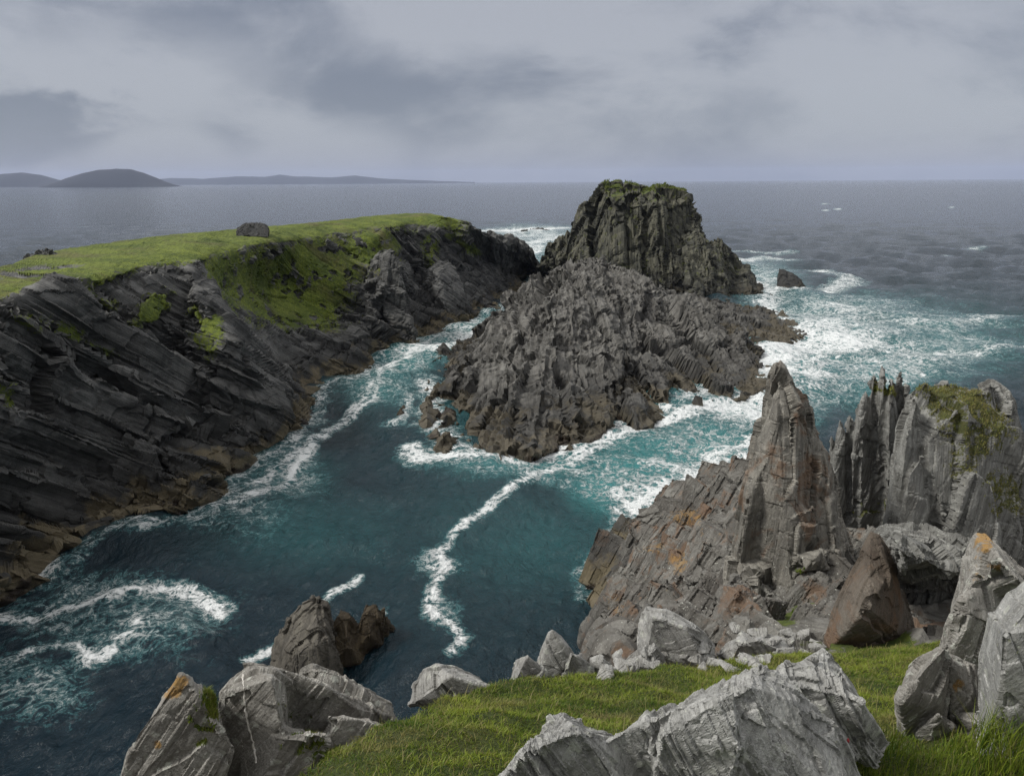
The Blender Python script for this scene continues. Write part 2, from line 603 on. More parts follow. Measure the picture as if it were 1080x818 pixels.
# ------------------------------------------------------------------ headland
A = atz
HD = [  # per column: water, low shelf, foot, middle, upper, edge, plateau, back   (px, py, height)
    [(-420, 900, 0), (-420, 850, 2.5), (-420, 730, 6), (-420, 610, 12), (-420, 470, 17.5), (-420, 372, 21.5), (-420, 340, 22), (-420, 320, 21.5)],
    [(-170, 745, 0), (-170, 705, 2.5), (-170, 610, 6), (-170, 510, 12), (-170, 400, 17.5), (-170, 335, 21.3), (-170, 315, 22), (-170, 298, 21.5)],
    [(0, 640, 0), (0, 603, 2.3), (0, 545, 6), (0, 460, 12), (0, 372, 18), (0, 318, 21.3), (0, 298, 21.9), (0, 283, 21.5)],
    [(56, 611, 0), (52, 580, 2.3), (50, 520, 6), (45, 430, 12.5), (45, 355, 18), (50, 305, 21.3), (45, 286, 21.7), (45, 268, 21.3)],
    [(141, 567, 0), (135, 540, 2.5), (130, 480, 6), (115, 400, 12.5), (105, 340, 17.5), (110, 293, 21.2), (105, 275, 21.7), (105, 258, 21.4)],
    [(214, 558, 0), (200, 528, 2.5), (180, 470, 6), (160, 395, 12), (150, 330, 17.5), (150, 284, 21), (155, 267, 21.7), (180, 248, 21.5)],
    [(247, 521, 0), (238, 490, 2.5), (222, 440, 6), (200, 380, 11.5), (185, 320, 17.3), (185, 279, 20.9), (195, 262, 21.7), (220, 245, 21.5)],
    [(282, 487, 0), (285, 458, 2.5), (287, 428, 5), (257, 365, 12.8), (228, 315, 17.0), (208, 279, 20.6), (215, 260, 21.5), (248, 242, 21.5)],
    [(318, 462, 0), (312, 440, 2.5), (306, 416, 4.5), (278, 364, 9.2), (244, 308, 15.6), (228, 272, 20.3), (240, 256, 21.4), (266, 240, 21.5)],
    [(340, 430, 0), (328, 412, 2.3), (312, 390, 4.5), (298, 352, 7.8), (275, 305, 13.6), (262, 264, 20.3), (275, 252, 21.3), (300, 238, 21.5)],
    [(362, 411, 0), (350, 395, 2.0), (338, 372, 4.5), (325, 340, 7.4), (306, 296, 13.5), (300, 258, 20.0), (308, 247, 21.2), (330, 235.5, 21.6)],
    [(390, 405, 0), (378, 388, 2.0), (368, 362, 4.8), (358, 330, 7.4), (345, 290, 14), (345, 252, 19.8), (348, 240, 21.3), (362, 232, 21.7)],
    [(402, 381, 0), (400, 366, 2.5), (394, 345, 5.5), (390, 312, 10), (378, 274, 15.8), (380, 245, 20.2), (385, 235, 21.6), (398, 228, 22.0)],
    [(437, 371, 0), (425, 354, 2.5), (414, 332, 6), (408, 300, 12.2), (398, 266, 16.5), (405, 242, 20.5), (415, 232, 21.7), (432, 225.5, 22.2)],
    [(474, 354, 0), (462, 342, 2.3), (448, 322, 5.5), (438, 293, 9.6), (428, 262, 16), (432, 240, 20.2), (442, 229, 22.0), (456, 226.5, 22.2)],
    [(500, 342, 0), (495, 332, 2.2), (482, 316, 5), (472, 292, 9.5), (460, 264, 14.8), (464, 244, 19.0), (470, 232, 21.3), (480, 233, 21.2)],
    [(530, 332, 0), (526, 323, 2.0), (515, 308, 4.5), (504, 289, 8.5), (494, 269, 12.5), (496, 254, 16.2), (500, 244, 18.8), (508, 245, 18.6)],
    [(540, 317, 0), (541, 310, 1.5), (534, 300, 4), (527, 288, 7), (520, 274, 10.5), (520, 263, 13.5), (524, 253, 16.2), (530, 253, 16.0)],
    [(561, 297, 0), (560, 292, 1.5), (556, 286, 3.3), (550, 279, 5.8), (546, 272, 8.5), (544, 266, 10.8), (545, 260.5, 13), (550, 261, 12.8)],
    [(566, 286, 0), (565, 283, 1.3), (563, 280, 2.8), (560, 277, 4.5), (558, 275, 5.8), (557, 272, 7.2), (558, 270, 8.5), (561, 271, 8)],
]
G = []
for c in HD:
    p = [A(*q) for q in c]
    out = p[0] - p[3]
    out[2] = 0
    out /= np.linalg.norm(out) + 1e-6
    bk = np.array([-.45, 1., 0])
    bk /= np.linalg.norm(bk) + 1e-6
    row = [p[0] + out * 5 + np.array([0, 0, -4.0]), p[0] + np.array([0, 0, -.2])] + p[1:] + \
          [p[7] + bk * 5 + np.array([0, 0, -p[7][2] * .25]), p[7] + bk * 11 + np.array([0, 0, -p[7][2] * .75]),
           p[7] + bk * 15 + np.array([0, 0, -p[7][2] - 3])]
    G.append(row)
last = [np.array([q[0] + 6, q[1] + 10, min(q[2], 0) - 2.5]) for q in G[-1]]
G.append(last)
G = np.array(G)
pxm = [c[3][0] for c in HD]
ku = np.concatenate([[0], np.cumsum(np.maximum(np.abs(np.diff(pxm)), 18) * np.where(np.array(pxm[1:]) < -10, .35, 1))])
ku = np.append(ku, ku[-1] + 10)
kv = np.array([0, 12, 32, 70, 130, 190, 230, 250, 268, 280, 290, 300.])
V, un, vn = loft(G, 980, 470, ku, kv)
px, py, _ = proj(V)


def ell(px, py, cx, cy, rx, ry, rot=0):
    c, s_ = math.cos(math.radians(rot)), math.sin(math.radians(rot))
    dx, dy = px - cx, py - cy
    a, b = (dx * c + dy * s_) / rx, (-dx * s_ + dy * c) / ry
    return np.exp(-(a * a + b * b) ** 2)


gr = sstep(5.95, 6.6, vn + .45 * fbm(V / np.array([9, 9, 9]), 3, 3)) * (1 - sstep(10.3, 11, vn))
gr = gr * (1 - .75 * sstep(14.2, 16, un))
gr = gr * (1 - .9 * ell(px, py, 30, 286, 60, 6, -8) * (fbm(V / 5, 3, 8) > -.1))           # worn path and bare rock by the edge
nz = fbm(V / np.array([5., 5, 5]), 4, 21)
for (cx, cy, rx, ry, rot, w) in [(300, 305, 86, 50, 12, 1.05), (240, 285, 28, 28, 45, .9), (345, 275, 60, 35, 0, .95), (398, 262, 34, 28, 60, .95), (315, 325, 35, 14, 10, .85),
                                 (170, 318, 18, 30, 35, .95), (218, 330, 16, 38, -25, .9), (215, 365, 14, 22, -30, .75),
                                 (75, 350, 40, 8, 25, .75), (120, 372, 30, 6, 25, .7), (12, 428, 6, 30, 0, .8), (40, 335, 40, 10, 10, .6), (110, 308, 40, 9, 5, .6),
                                 (460, 302, 14, 9, 35, .9), (490, 258, 32, 6, 30, .8), (455, 262, 14, 22, 0, .65), (475, 285, 10, 10, 0, .5),
                                 (430, 240, 25, 8, 0, .6)]:
    gr = np.maximum(gr, w * ell(px, py, cx, cy, rx, ry, rot) + (.30 * nz - .12) * (ell(px, py, cx, cy, rx * 1.2, ry * 1.2, rot) > .05))
crag = fbm(V / np.array([2.6, 2.6, 2.2]), 4, 23)
gr = gr - (1 - sstep(5.6, 6.5, vn)) * sstep(.05, .3, crag) * .62
gr = np.clip(gr, 0, 1)
o = np_mesh('headland', V, grid_faces(980, 470), m_head, smooth=False, attrs={'grass': gr})
me = o.data
plate = sstep(5.6, 6.9, vn) * (1 - sstep(9.5, 10.2, vn)) * (1 - .75 * sstep(13.6, 15.5, un))
am = (1 - .72 * sstep(.3, .7, gr)) * (1 - .92 * plate) * (.25 + .75 * sstep(.4, 2.0, vn))
displace(me, [dict(k='fbm', len=(18, 18, 18), a=1.5, seed=4, oct=3)] + [dict(d_, warp=.14) if d_['k'] == 'brick' else d_ for d_ in LV(FR_HEAD, 1.0, 1.35, 31, (30, 10, 3.2))], am)
displace(me, [dict(k='fbm', len=(2.2, 2.2, 2.2), a=.28, seed=12, oct=4)], sstep(.3, .8, gr))
tag(o, kind='structure')


def spur(pp, back, vox=.17, sd=201):
    f = [atz(*p) for p in pp]
    c = np.mean(f, 0)
    pts = []
    for p in f:
        pts += [p, c + (p - c) * .8 + np.array([.9, -1.0, .3]), p + np.array(back)]
    rock('headland', [pts], vox, m_head, [dict(d_, warp=.12, a=d_['a'] * .55) if d_['k'] == 'brick' else d_ for d_ in LV(FR_HEAD, .8, 1.0, sd, (30, 10, 3.2))], kind='structure',
         grass=lambda V, N: np.zeros(len(V)))


spur([(204, 280, 20.4), (220, 288, 19.6), (243, 325, 15.6), (272, 366, 10.8), (303, 412, 5.2), (313, 446, 2.2), (288, 474, .6), (262, 442, 4.6), (240, 400, 9), (218, 352, 14), (203, 312, 18)], (-5, 5, -1.5))
spur([(414, 262, 18.5), (424, 290, 13.5), (426, 320, 8), (432, 352, 3), (438, 368, .6), (418, 360, 2), (402, 330, 7), (398, 300, 11.5), (404, 270, 17)], (-4, 9, -1.5), .25, 211)
spur([(470, 268, 13.5), (482, 290, 9.5), (492, 318, 4.2), (498, 338, .8), (476, 335, 2.6), (462, 312, 7), (456, 285, 11.5)], (-4, 9, -1.5), .25, 221)

# ------------------------------------------------------------------ island, stack and the rocks in the sea
def Wt(px, py, z=0.0): return atz(px, py, z)


def base(*pp, dz=.9): return [atz(a, b, 0) + np.array([0, 0, dz]) for a, b in pp] + [atz(a, b, 0) + np.array([0, 0, -4]) for a, b in pp]


isl = [
    # the body: summit, left flank, front foot
    [aty(600, 273, 146), aty(625, 267, 146), aty(662, 280, 142), aty(690, 298, 136), aty(575, 292, 148), aty(545, 328, 142)] +
    base((500, 380), (478, 445), (520, 494), (600, 477), (700, 447), (740, 430)) + [np.array([20, 185, -4.]), np.array([45, 170, -4.])],
    [aty(545, 326, 142), aty(510, 366, 128), aty(478, 392, 116), aty(458, 403, 112), aty(600, 285, 142)] +
    base((443, 415), (445, 463), (468, 493), (520, 503), (560, 497), (600, 482), dz=1.4) + [np.array([-8, 165, -3.])],
    [aty(625, 267, 146), aty(690, 300, 138), aty(735, 338, 130), aty(770, 372, 122), aty(660, 340, 122), aty(795, 398, 116)] +
    base((640, 466), (700, 451), (740, 432), (790, 427), (812, 416), (808, 395), dz=1.4) + [np.array([50, 160, -4.])],
    [aty(530, 400, 100), aty(560, 385, 104), aty(520, 440, 92)] + base((496, 490), (530, 497), (545, 494), (580, 480), (486, 445)),
    [aty(640, 300, 134), aty(600, 350, 122), aty(640, 380, 114), aty(575, 345, 128)] + base((560, 488), (600, 479), (640, 466), (680, 448)),
]
island = rock("rock_island", isl, .26, m_isl, [
    dict(k='fbm', len=(17, 17, 17), a=2.2, seed=70, oct=3), dict(k='facet', fr=FR_ISL, len=(17, 8, 6), a=2.0, step=.5, tilt=1.3, crack=1.0, cw=.05, seed=77, warp=.4)] + [dict(d_, rad=(12, 160, 36), warp=.55, a=d_['a'] * (.55 if n_ == 0 else 1.05)) if d_['k'] == 'brick' else d_ for n_, d_ in enumerate(LV(FR_ISL, .8, .85, 41, (20, 8, 2.6)))],
     'broad grey rock island with serrated ridges rising from foaming water mid bay', 'rock island',
     grass=lambda V, N: np.zeros(len(V)))

stk = [
    [aty(630, 193, 222), aty(648, 190, 224), aty(690, 190, 224), aty(722, 197, 222), aty(732, 208, 218), aty(612, 220, 222), aty(740, 240, 214)] +
    [aty(600, 255, 218), aty(596, 275, 214), aty(750, 300, 206), aty(755, 318, 204), aty(640, 330, 200), aty(700, 330, 198), aty(690, 215, 210), aty(650, 212, 212)] +
    [np.array([20, 250, 12.]), np.array([50, 250, 20.]), np.array([62, 245, -3.]), np.array([12, 250, -3.])] +
    [aty(600, 290, 210) - np.array([0, 0, 10]), aty(756, 322, 203) - np.array([0, 0, 4])],
    # left shoulder
    [aty(600, 244, 224), aty(590, 250, 224), aty(575, 258, 226), aty(568, 276, 224), aty(610, 290, 214), aty(640, 260, 212)] + [np.array([5, 235, -3.]), np.array([18, 215, -3.]), np.array([20, 245, 5.])],
    # right shoulder stepping down to the water
    [aty(745, 252, 214), aty(760, 250, 214), aty(770, 262, 212), aty(775, 280, 208), aty(740, 300, 204)] + base((720, 335), (760, 325), (778, 318), (785, 305)) + [np.array([62, 235, -3.])],
    [aty(738, 225, 216), aty(747, 258, 213), aty(758, 288, 209), aty(735, 300, 203), aty(720, 250, 208)] + base((725, 330), (768, 322)) + [np.array([58, 232, -3.])],
    [aty(775, 280, 214), aty(790, 284, 212), aty(800, 298, 208), aty(770, 305, 204)] + base((765, 324), (812, 317), (805, 308), (785, 300)),
]
stack = rock('sea_stack', stk, .30, m_stk, [
    dict(k='fbm', len=(14, 14, 30), a=.8, seed=75, oct=2), dict(k='brick', fr=FR_STK, len=(90, 7, 5.5), a=1.6, step=.7, tilt=1.2, crack=1.0, cw=.06, seed=78, warp=.12)] + [dict(d_, warp=.12) if d_['k'] == 'brick' else d_ for d_ in LV(FR_STK, 1.15, 1.0, 51, (60, 5.0, 3.0))],
     'tall flat topped sea stack with vertical ribbed faces and grassy summit', 'sea stack',
     grass=lambda V, N: sstep(.35, .8, N[:, 2]) * sstep(22, 27.5, V[:, 2]))

rock('rock_spur', [
    [aty(700, 312, 168), aty(735, 322, 172), aty(770, 330, 170), aty(800, 330, 174)] + base((690, 385), (740, 380), (800, 377), (848, 360), (824, 340), dz=2.0) + [np.array([62, 195, -3.]), np.array([30, 200, 4.])],
    [aty(803, 326, 182), aty(812, 332, 176), aty(825, 342, 170)] + base((795, 376), (822, 374), (850, 362), (842, 350), (810, 338), dz=1.8),
], .28, m_isl, [dict(k='fbm', len=(12, 12, 12), a=1.2, seed=71, oct=3)] + LV(FR_ISL, .9, .85, 45),
     'low dark rock spur trailing right into white surf between stack and island', 'rock spur', grass=lambda V, N: np.zeros(len(V)))

rock('sea_rock', [[aty(822, 283, 214), aty(833, 286, 214), aty(847, 297, 212)] + base((818, 311), (836, 314), (853, 308), (840, 302), (822, 302), dz=.4)],
     .25, m_reef, LV(FR_STK, .6, .2, 61), 'small dark pointed rock alone in surf right of the tall stack', 'rock', group='rocks standing in the sea')
rock('sea_rock', [[aty(560, 241, 495), aty(570, 240, 495), aty(578, 242, 495)] + base((556, 244.5), (582, 244.8), (570, 243), dz=.5)],
     .4, m_reef, LV(FR_STK, .45, .4, 62), 'larger of two dark reef rocks awash in far white breakers', 'rock', group='rocks standing in the sea')
rock('sea_rock', [[aty(551, 242.3, 480), aty(556, 242, 480)] + base((547, 245), (560, 245.2), (553, 243.6), dz=.4)],
     .35, m_reef, LV(FR_STK, .35, .3, 63), 'smaller of two dark reef rocks awash in far white breakers', 'rock', group='rocks standing in the sea')
rock('sea_rock', [[atz(838, 352, 1.2), atz(848, 351, 1.4)] + base((834, 356), (852, 356), (845, 352), dz=.3)],
     .15, m_reef, LV(FR_STK, .3, .15, 64), 'tiny low rock at the tip of the spur in the surf', 'rock', group='rocks standing in the sea')
rock('sea_rock', [[atz(428, 424, 1.0), atz(432, 418, .9), atz(420, 436, 1.3), atz(424, 430, 1.4)] + base((410, 452), (424, 452), (433, 424), (428, 420), (414, 440), dz=.35)],
     .12, m_seab, LV(FR_STK, .3, .14, 65), 'low brown weedy reef in the channel between headland and island', 'rock', group='rocks standing in the sea')
rock('sea_rock', [[aty(318, 632, 44.5), aty(333, 626, 44.5), aty(346, 632, 44.5), aty(352, 650, 44), aty(290, 672, 43.5), aty(300, 652, 44), aty(335, 680, 41.5), aty(312, 690, 41.5)] +
                  [aty(286, 715, 42.5), aty(320, 730, 41), aty(358, 705, 42.5)] + [aty(350, 660, 47), aty(300, 670, 47)] + [np.array([-11, 46, -2.]), np.array([-14, 46, -2.]), np.array([-11, 41, -2.]), np.array([-14, 41, -2.])]],
     .075, m_sea, LB(FR_PIN, 1.5, 1.1, 81),
     'tall rounded brown grey rock standing in dark water behind the left outcrop', 'rock', group='rocks standing in the sea')
rock('sea_rock', [[aty(358, 640, 45.5), aty(370, 644, 45.5), aty(352, 655, 45), aty(366, 670, 43.5)] + [aty(350, 705, 43), aty(378, 700, 43.5), np.array([-9, 47, -1.])],
                  [aty(385, 636, 46.5), aty(398, 635, 46.5), aty(403, 648, 46), aty(380, 650, 45), aty(392, 665, 44.5)] + [aty(366, 700, 44), aty(398, 680, 45), np.array([-7.6, 49, -1.])]],
     .075, m_seab, LB(FR_PIN, 1.1, .6, 85, (1.6, 1.2, .8)),
     'low brown weed covered rock leaning against the tall rock in dark water', 'rock', group='rocks standing in the sea')

# rocks on the headland skyline
rock('boulder', [[aty(250, 240.5, 133), aty(258, 237, 133), aty(267, 234.5, 133), aty(276, 234.5, 133), aty(282, 238, 133), aty(284, 243, 132), aty(248, 244, 132)] +
                 [aty(258, 236, 137), aty(275, 236, 137), aty(250, 250, 131), aty(283, 250, 131), aty(250, 250, 136), aty(283, 250, 136)]], .16, m_reef, LV(FR_HEAD, .5, .14, 91),
     'dark lone boulder standing on the grassy headland skyline', 'boulder')
rock('boulder', [[aty(29, 270, 97), aty(36, 265, 97), aty(52, 264, 97), aty(62, 266, 97), aty(66, 272, 96), aty(20, 277, 95)] + [aty(40, 268, 101), aty(60, 270, 101)]], .12, m_head,
     LV(FR_HEAD, .35, .3, 92), 'low grey outcrop on the headland edge at far left', 'boulder')

from mathutils.bvhtree import BVHTree


def vein(ob, pix, wpx, lift, mat, name='quartz_vein'):
    me = ob.data
    bv = BVHTree.FromPolygons([tuple(v + ob.location) for v in (Vector(c) for c in get_co(me))], [tuple(p.vertices) for p in me.polygons])
    pts = []
    for (a, b) in zip(pix[:-1], pix[1:]):
        n = max(2, int(math.hypot(b[0] - a[0], b[1] - a[1]) / 2))
        for k in range(n):
            u = k / n
            x, y = a[0] + (b[0] - a[0]) * u + rng.normal(0, .25), a[1] + (b[1] - a[1]) * u
            hit = bv.ray_cast(Vector((0, 0, EYE)), Vector(ray(x, y)).normalized())
            if hit[0] is not None:
                pts.append(np.array(hit[0]))
    V, Fq = [], []
    for i, p in enumerate(pts):
        d = pts[min(i + 1, len(pts) - 1)] - pts[max(i - 1, 0)]
        d /= np.linalg.norm(d) + 1e-9
        vw = np.array([0, 0, EYE]) - p
        L = np.linalg.norm(vw)
        vw /= L
        sd = np.cross(d, vw)
        w_ = wpx * L / FPX * (.5 + .9 * rng.random())
        for k in range(6):
            a_ = k * math.pi / 3
            V.append(p + sd * w_ * math.cos(a_) + vw * (lift * L / FPX * math.sin(a_)))
        if i and np.linalg.norm(p - pts[i - 1]) < L * .3:
            for k in range(6):
                Fq.append([(i - 1) * 6 + k, (i - 1) * 6 + (k + 1) % 6, i * 6 + (k + 1) % 6, i * 6 + k])
    if Fq: np_mesh(name, V, Fq, mat, parent=ob)


# ------------------------------------------------------------------ distant hills
m_hill, t_, b_ = new_mat('haze_blue_hill')
pos = t_.node('ShaderNodeNewGeometry').outputs['Position']
t_.l.new(t_.mix(t_.noise(pos, .002, 5, .6), (.010, .016, .026), (.024, .030, .042)), b_.inputs['Base Color'])  # blue of the distant air is painted into the hills' base colour
b_.inputs['Roughness'].default_value = .95


def hill(prof, Y, depth, seed):
    xs = [aty(p[0], p[1], Y)[0] for p in prof]
    zs = [max(0, aty(p[0], p[1], Y)[2]) for p in prof]
    n, m = 220, 40
    x = np.linspace(xs[0], xs[-1], n)
    z = np.interp(x, xs, zs)
    v = np.linspace(-1, 1, m)
    X, Vv = np.meshgrid(x, v, indexing='ij')
    prof_ = np.cos(v * math.pi / 2) ** .8
    Pn = np.stack([X.ravel() / 900, Vv.ravel() * depth / 900, 0 * X.ravel()], 1)
    Z = z[:, None] * prof_[None, :] * (1 + .10 * fbm(Pn * 2, 4, seed).reshape(n, m)) - 3
    Vx = np.stack([X.ravel(), (Y + Vv * depth).ravel(), Z.ravel()], 1)
    o = np_mesh('hills', Vx, grid_faces(n, m), m_hill)
    tag(o, kind='structure')


hill([(-260, 194), (-180, 186), (-90, 182), (-20, 186), (5, 183), (22, 181.5), (40, 184), (56, 189), (75, 192), (82, 196)], 11000, 450, 1)
hill([(56, 197), (64, 192), (74, 187.5), (90, 182), (105, 179), (122, 177.5), (138, 178.5), (150, 182), (160, 186), (170, 190.8), (178, 194), (184, 197)], 8000, 320, 2)
hill([(130, 193), (180, 187.5), (215, 188.5), (250, 186), (280, 186.5), (295, 184), (310, 186), (350, 187), (375, 185), (400, 188), (440, 190), (500, 192)], 19000, 800, 3)

# ------------------------------------------------------------------ near ground
EX = np.array([-30, -6, -3, -2.3, -1.75, -1.45, -1.15, -.7, -.2, .9, 2.2, 3, 5, 8, 14, 40.])
EYv = np.array([0.5, .6, .8, 1.6, 3.4, 4.7, 5.7, 6.9, 7.8, 8.5, 9.0, 9.3, 10.8, 11.5, 12, 12.])


def ground_z(x, y):
    P = np.stack([x, y, 0 * x], 1)
    e = np.interp(x, EX, EYv) + .35 * fbm(P / 1.3, 3, 5)
    z = 28.35 - .5 * np.maximum(y, 0) - .1 * np.minimum(y, 0) * 0
    z = z + .30 * fbm(P / 2.2, 3, 6) * sstep(1.2, 3, np.hypot(x, y)) + .15 * fbm(P / .55, 3, 7)
    d = np.maximum(y - e, 0)
    steep = np.interp(x, [-4, 0, 1.5, 3], [3.5, 2.4, 1.2, .45])
    z = z - steep * d - .35 * sstep(0, .5, d)
    return z, y - e


def axis(lo, a, b, hi, fine, coarse):
    return np.concatenate([np.arange(lo, a, coarse), np.arange(a, b, fine), np.arange(b, hi + coarse, coarse)])


xs = axis(-34, -5, 8, 40, .045, 1.2)
ys = axis(-30, 2, 13, 26, .045, 1.2)
X, Yy = np.meshgrid(xs, ys, indexing='ij')
Z, ed = ground_z(X.ravel(), Yy.ravel())
gm = (1 - sstep(-.15, .35, ed + .3 * fbm(np.stack([X.ravel(), Yy.ravel(), Z], 1) / .8, 3, 9)))
o = np_mesh('ground', np.stack([X.ravel(), Yy.ravel(), Z], 1), grid_faces(len(xs), len(ys)), m_ground, attrs={'grass': gm})
tag(o, kind='structure')

# the rocky slope from the turf edge down to the sea on the right
SL = [
    [(628, 602, 0), (655, 575, 0), (690, 545, 0), (725, 527, 0), (790, 506, 0), (860, 490, 0), (960, 480, 0), (1120, 470, 0), (1400, 460, 0)],
    [(634, 609, .4), (656, 582, 1.8), (690, 550, 4), (725, 532, 6.5), (785, 513, 9), (850, 503, 10), (940, 503, 11), (1100, 505, 12), (1400, 510, 12)],
    [(634, 640, .8), (668, 612, 4.2), (708, 587, 8), (745, 570, 10.5), (790, 560, 12), (850, 560, 13), (930, 560, 13.5), (1100, 570, 14), (1400, 590, 14)],
    [(636, 664, 8), (675, 645, 12), (715, 625, 14), (755, 612, 15), (800, 608, 15.5), (850, 606, 15.8), (920, 606, 16.2), (1100, 620, 17), (1400, 640, 17)],
    [(638, 692, 16), (680, 680, 18), (720, 667, 18.5), (760, 657, 18.5), (800, 650, 18.4), (850, 648, 18.5), (910, 650, 18.8), (1100, 665, 19.5), (1400, 690, 19.5)],
    [(640, 722, 20.0), (680, 706, 20.6), (720, 700, 21.0), (760, 698, 21.5), (800, 695, 21.4), (850, 690, 21.3), (910, 690, 21.3), (1100, 700, 21.5), (1400, 730, 21.5)],
]
G = np.array([[A(*p) for p in r] for r in SL])
G[0, :, 2] -= 3
G[0, :, 1] += 5
near = G[-1].copy()
near[:, 1] -= 3
near[:, 2] -= 1.0
G = np.concatenate([G, near[None]], 0)
wall = G[:, 0].copy()
wall[:, 0] -= 2.0
wall[:, 2] = -3
mid = G[:, 0].copy()
mid[:, 0] -= 1.1
mid[:, 2] = np.maximum(mid[:, 2] * .55 - 1, -3)
G = np.concatenate([wall[:, None], mid[:, None], G], 1)
V, un, vn = loft(G, 380, 520, [0, 14, 60, 110, 160, 210, 240], [0, 30, 60, 100, 150, 190, 260, 320, 400, 450, 480])
px, py, _ = proj(V)
gr = np.zeros(len(V))
for (cx, cy, rx, ry, rot, w) in [(820, 655, 26, 10, 0, 1), (845, 640, 20, 8, 0, .7), (880, 680, 40, 8, 0, .9), (925, 690, 40, 14, 0, 1.2), (760, 690, 30, 8, 0, .6), (925, 555, 14, 14, 0, 1), (930, 530, 12, 12, 0, .8)]:
    gr = np.maximum(gr, w * ell(px, py, cx, cy, rx, ry, rot))
o = np_mesh('cliff', V, grid_faces(380, 520)[:, ::-1], m_cru, smooth=False, attrs={'grass': gr})
displace(o.data, [
    dict(k='fbm', len=(5, 5, 5), a=1.3, seed=104, oct=4), dict(k='facet', fr=FR_CRU, len=(1.6, 1.0, .6), a=.22, step=.6, seed=105, warp=.2)],
    (1 - .6 * gr))
tag(o, kind='structure')
# bedrock breaking through that slope in tilted slabs
SV, SN = get_co(o.data).astype(float), get_no(o.data).astype(float)
qx, qy, qz = proj(SV)
ok = np.where((qx > 650) & (qx < 960) & (qy > 500) & (qy < 705) & (SV[:, 2] > -.5) & (gr < .4) & (un > .9) & (un < 5.2))[0]
wts = (qz[ok] ** 1.0) * np.where(qx[ok] < 800, 2.0, 1.0)
slabs = []
for i in rng.choice(ok, 560, replace=False, p=wts / wts.sum()):
    sc = (qz[i] / 30) ** .8 * (.5 + 1.0 * rng.random() ** 2) * (.75 if qy[i] > 640 else 1.0)
    rr = np.array(Matrix.Rotation(.28 * rng.standard_normal(), 3, 'X') @ Matrix.Rotation(.22 * rng.standard_normal(), 3, 'Z'))
    fr = rr @ FR_CRU
    cc = SV[i] - np.array([0, 0, .25 * sc])
    half = np.array([1.15, .8, .5]) * sc * (.6 + .8 * rng.random(3))
    slabs.append([cc + (np.array([a, b, c]) * half * (.65 + .5 * rng.random(3))) @ fr for a in (-1, 1) for b in (-1, 1) for c in (-1, 1)])
lp = gpatch([(725, 545, 22, 12, 0, .8), (690, 578, 14, 8, 0, .7), (715, 592, 14, 14, 20, .8), (650, 640, 12, 16, 0, .7), (745, 570, 20, 16, 0, .45), (700, 620, 14, 8, 0, .4)])
rock('cliff', slabs, .055, m_cru, LB(FR_CRU, .8, .42, 107), kind='structure', grass=lambda V, N: np.zeros(len(V)), lichen=lp)


# ------------------------------------------------------------------ pinnacles on the right
pin = rock('rock_pinnacle', [
    block([(822, 384), (813, 397), (807, 425), (800, 462), (792, 498), (780, 573), (769, 655), (895, 655), (886, 555), (871, 484), (855, 438), (845, 411), (832, 400)], 24, 2.6, front=.72, extra=[(838, 470, 22.9), (840, 560, 22.2), (836, 640, 21.6)]),
    block([(797, 460), (825, 452), (867, 462), (882, 510), (886, 560), (853, 570), (785, 560), (788, 510)], 24, 2.4),
    block([(789, 500), (809, 480), (820, 520), (816, 590), (795, 650), (757, 668), (769, 600), (781, 545)], 23.3, 1.6),
    block([(820, 530), (879, 520), (895, 575), (902, 620), (890, 660), (812, 660), (809, 600)], 23.4, 2.6),
    block([(812, 600), (853, 585), (888, 600), (893, 660), (818, 668)], 22.3, 1.2),
    block([(825, 500), (853, 495), (860, 525), (830, 530)], 23.0, .8),
    block([(823, 535), (859, 532), (865, 580), (825, 590)], 22.6, 1.0),
    block([(832, 588), (867, 580), (876, 602), (839, 610)], 22.0, 1.0),
    block([(759, 640), (795, 600), (812, 640), (806, 690), (754, 690)], 22.3, 1.4),
], .042, m_pin, [dict(d_, warp=.1) for d_ in LB(FR_PIN, .9, .62, 111, (3.0, 1.6, 1.2))], 'tall slender grey pinnacle of jointed rock tapering to a cap stone', 'rock pinnacle',
    grass=gpatch([(835, 655, 30, 10, 0, .9), (842, 600, 10, 6, 0, .6)]))
rock('cap_stone', [block([(811, 416), (812, 396), (818, 386), (823, 379), (829, 386), (836, 401), (835, 418)], 24.0, 1.0, front=.85)], .03, m_pin, LB(FR_PIN, .5, .12, 115), parent=pin)

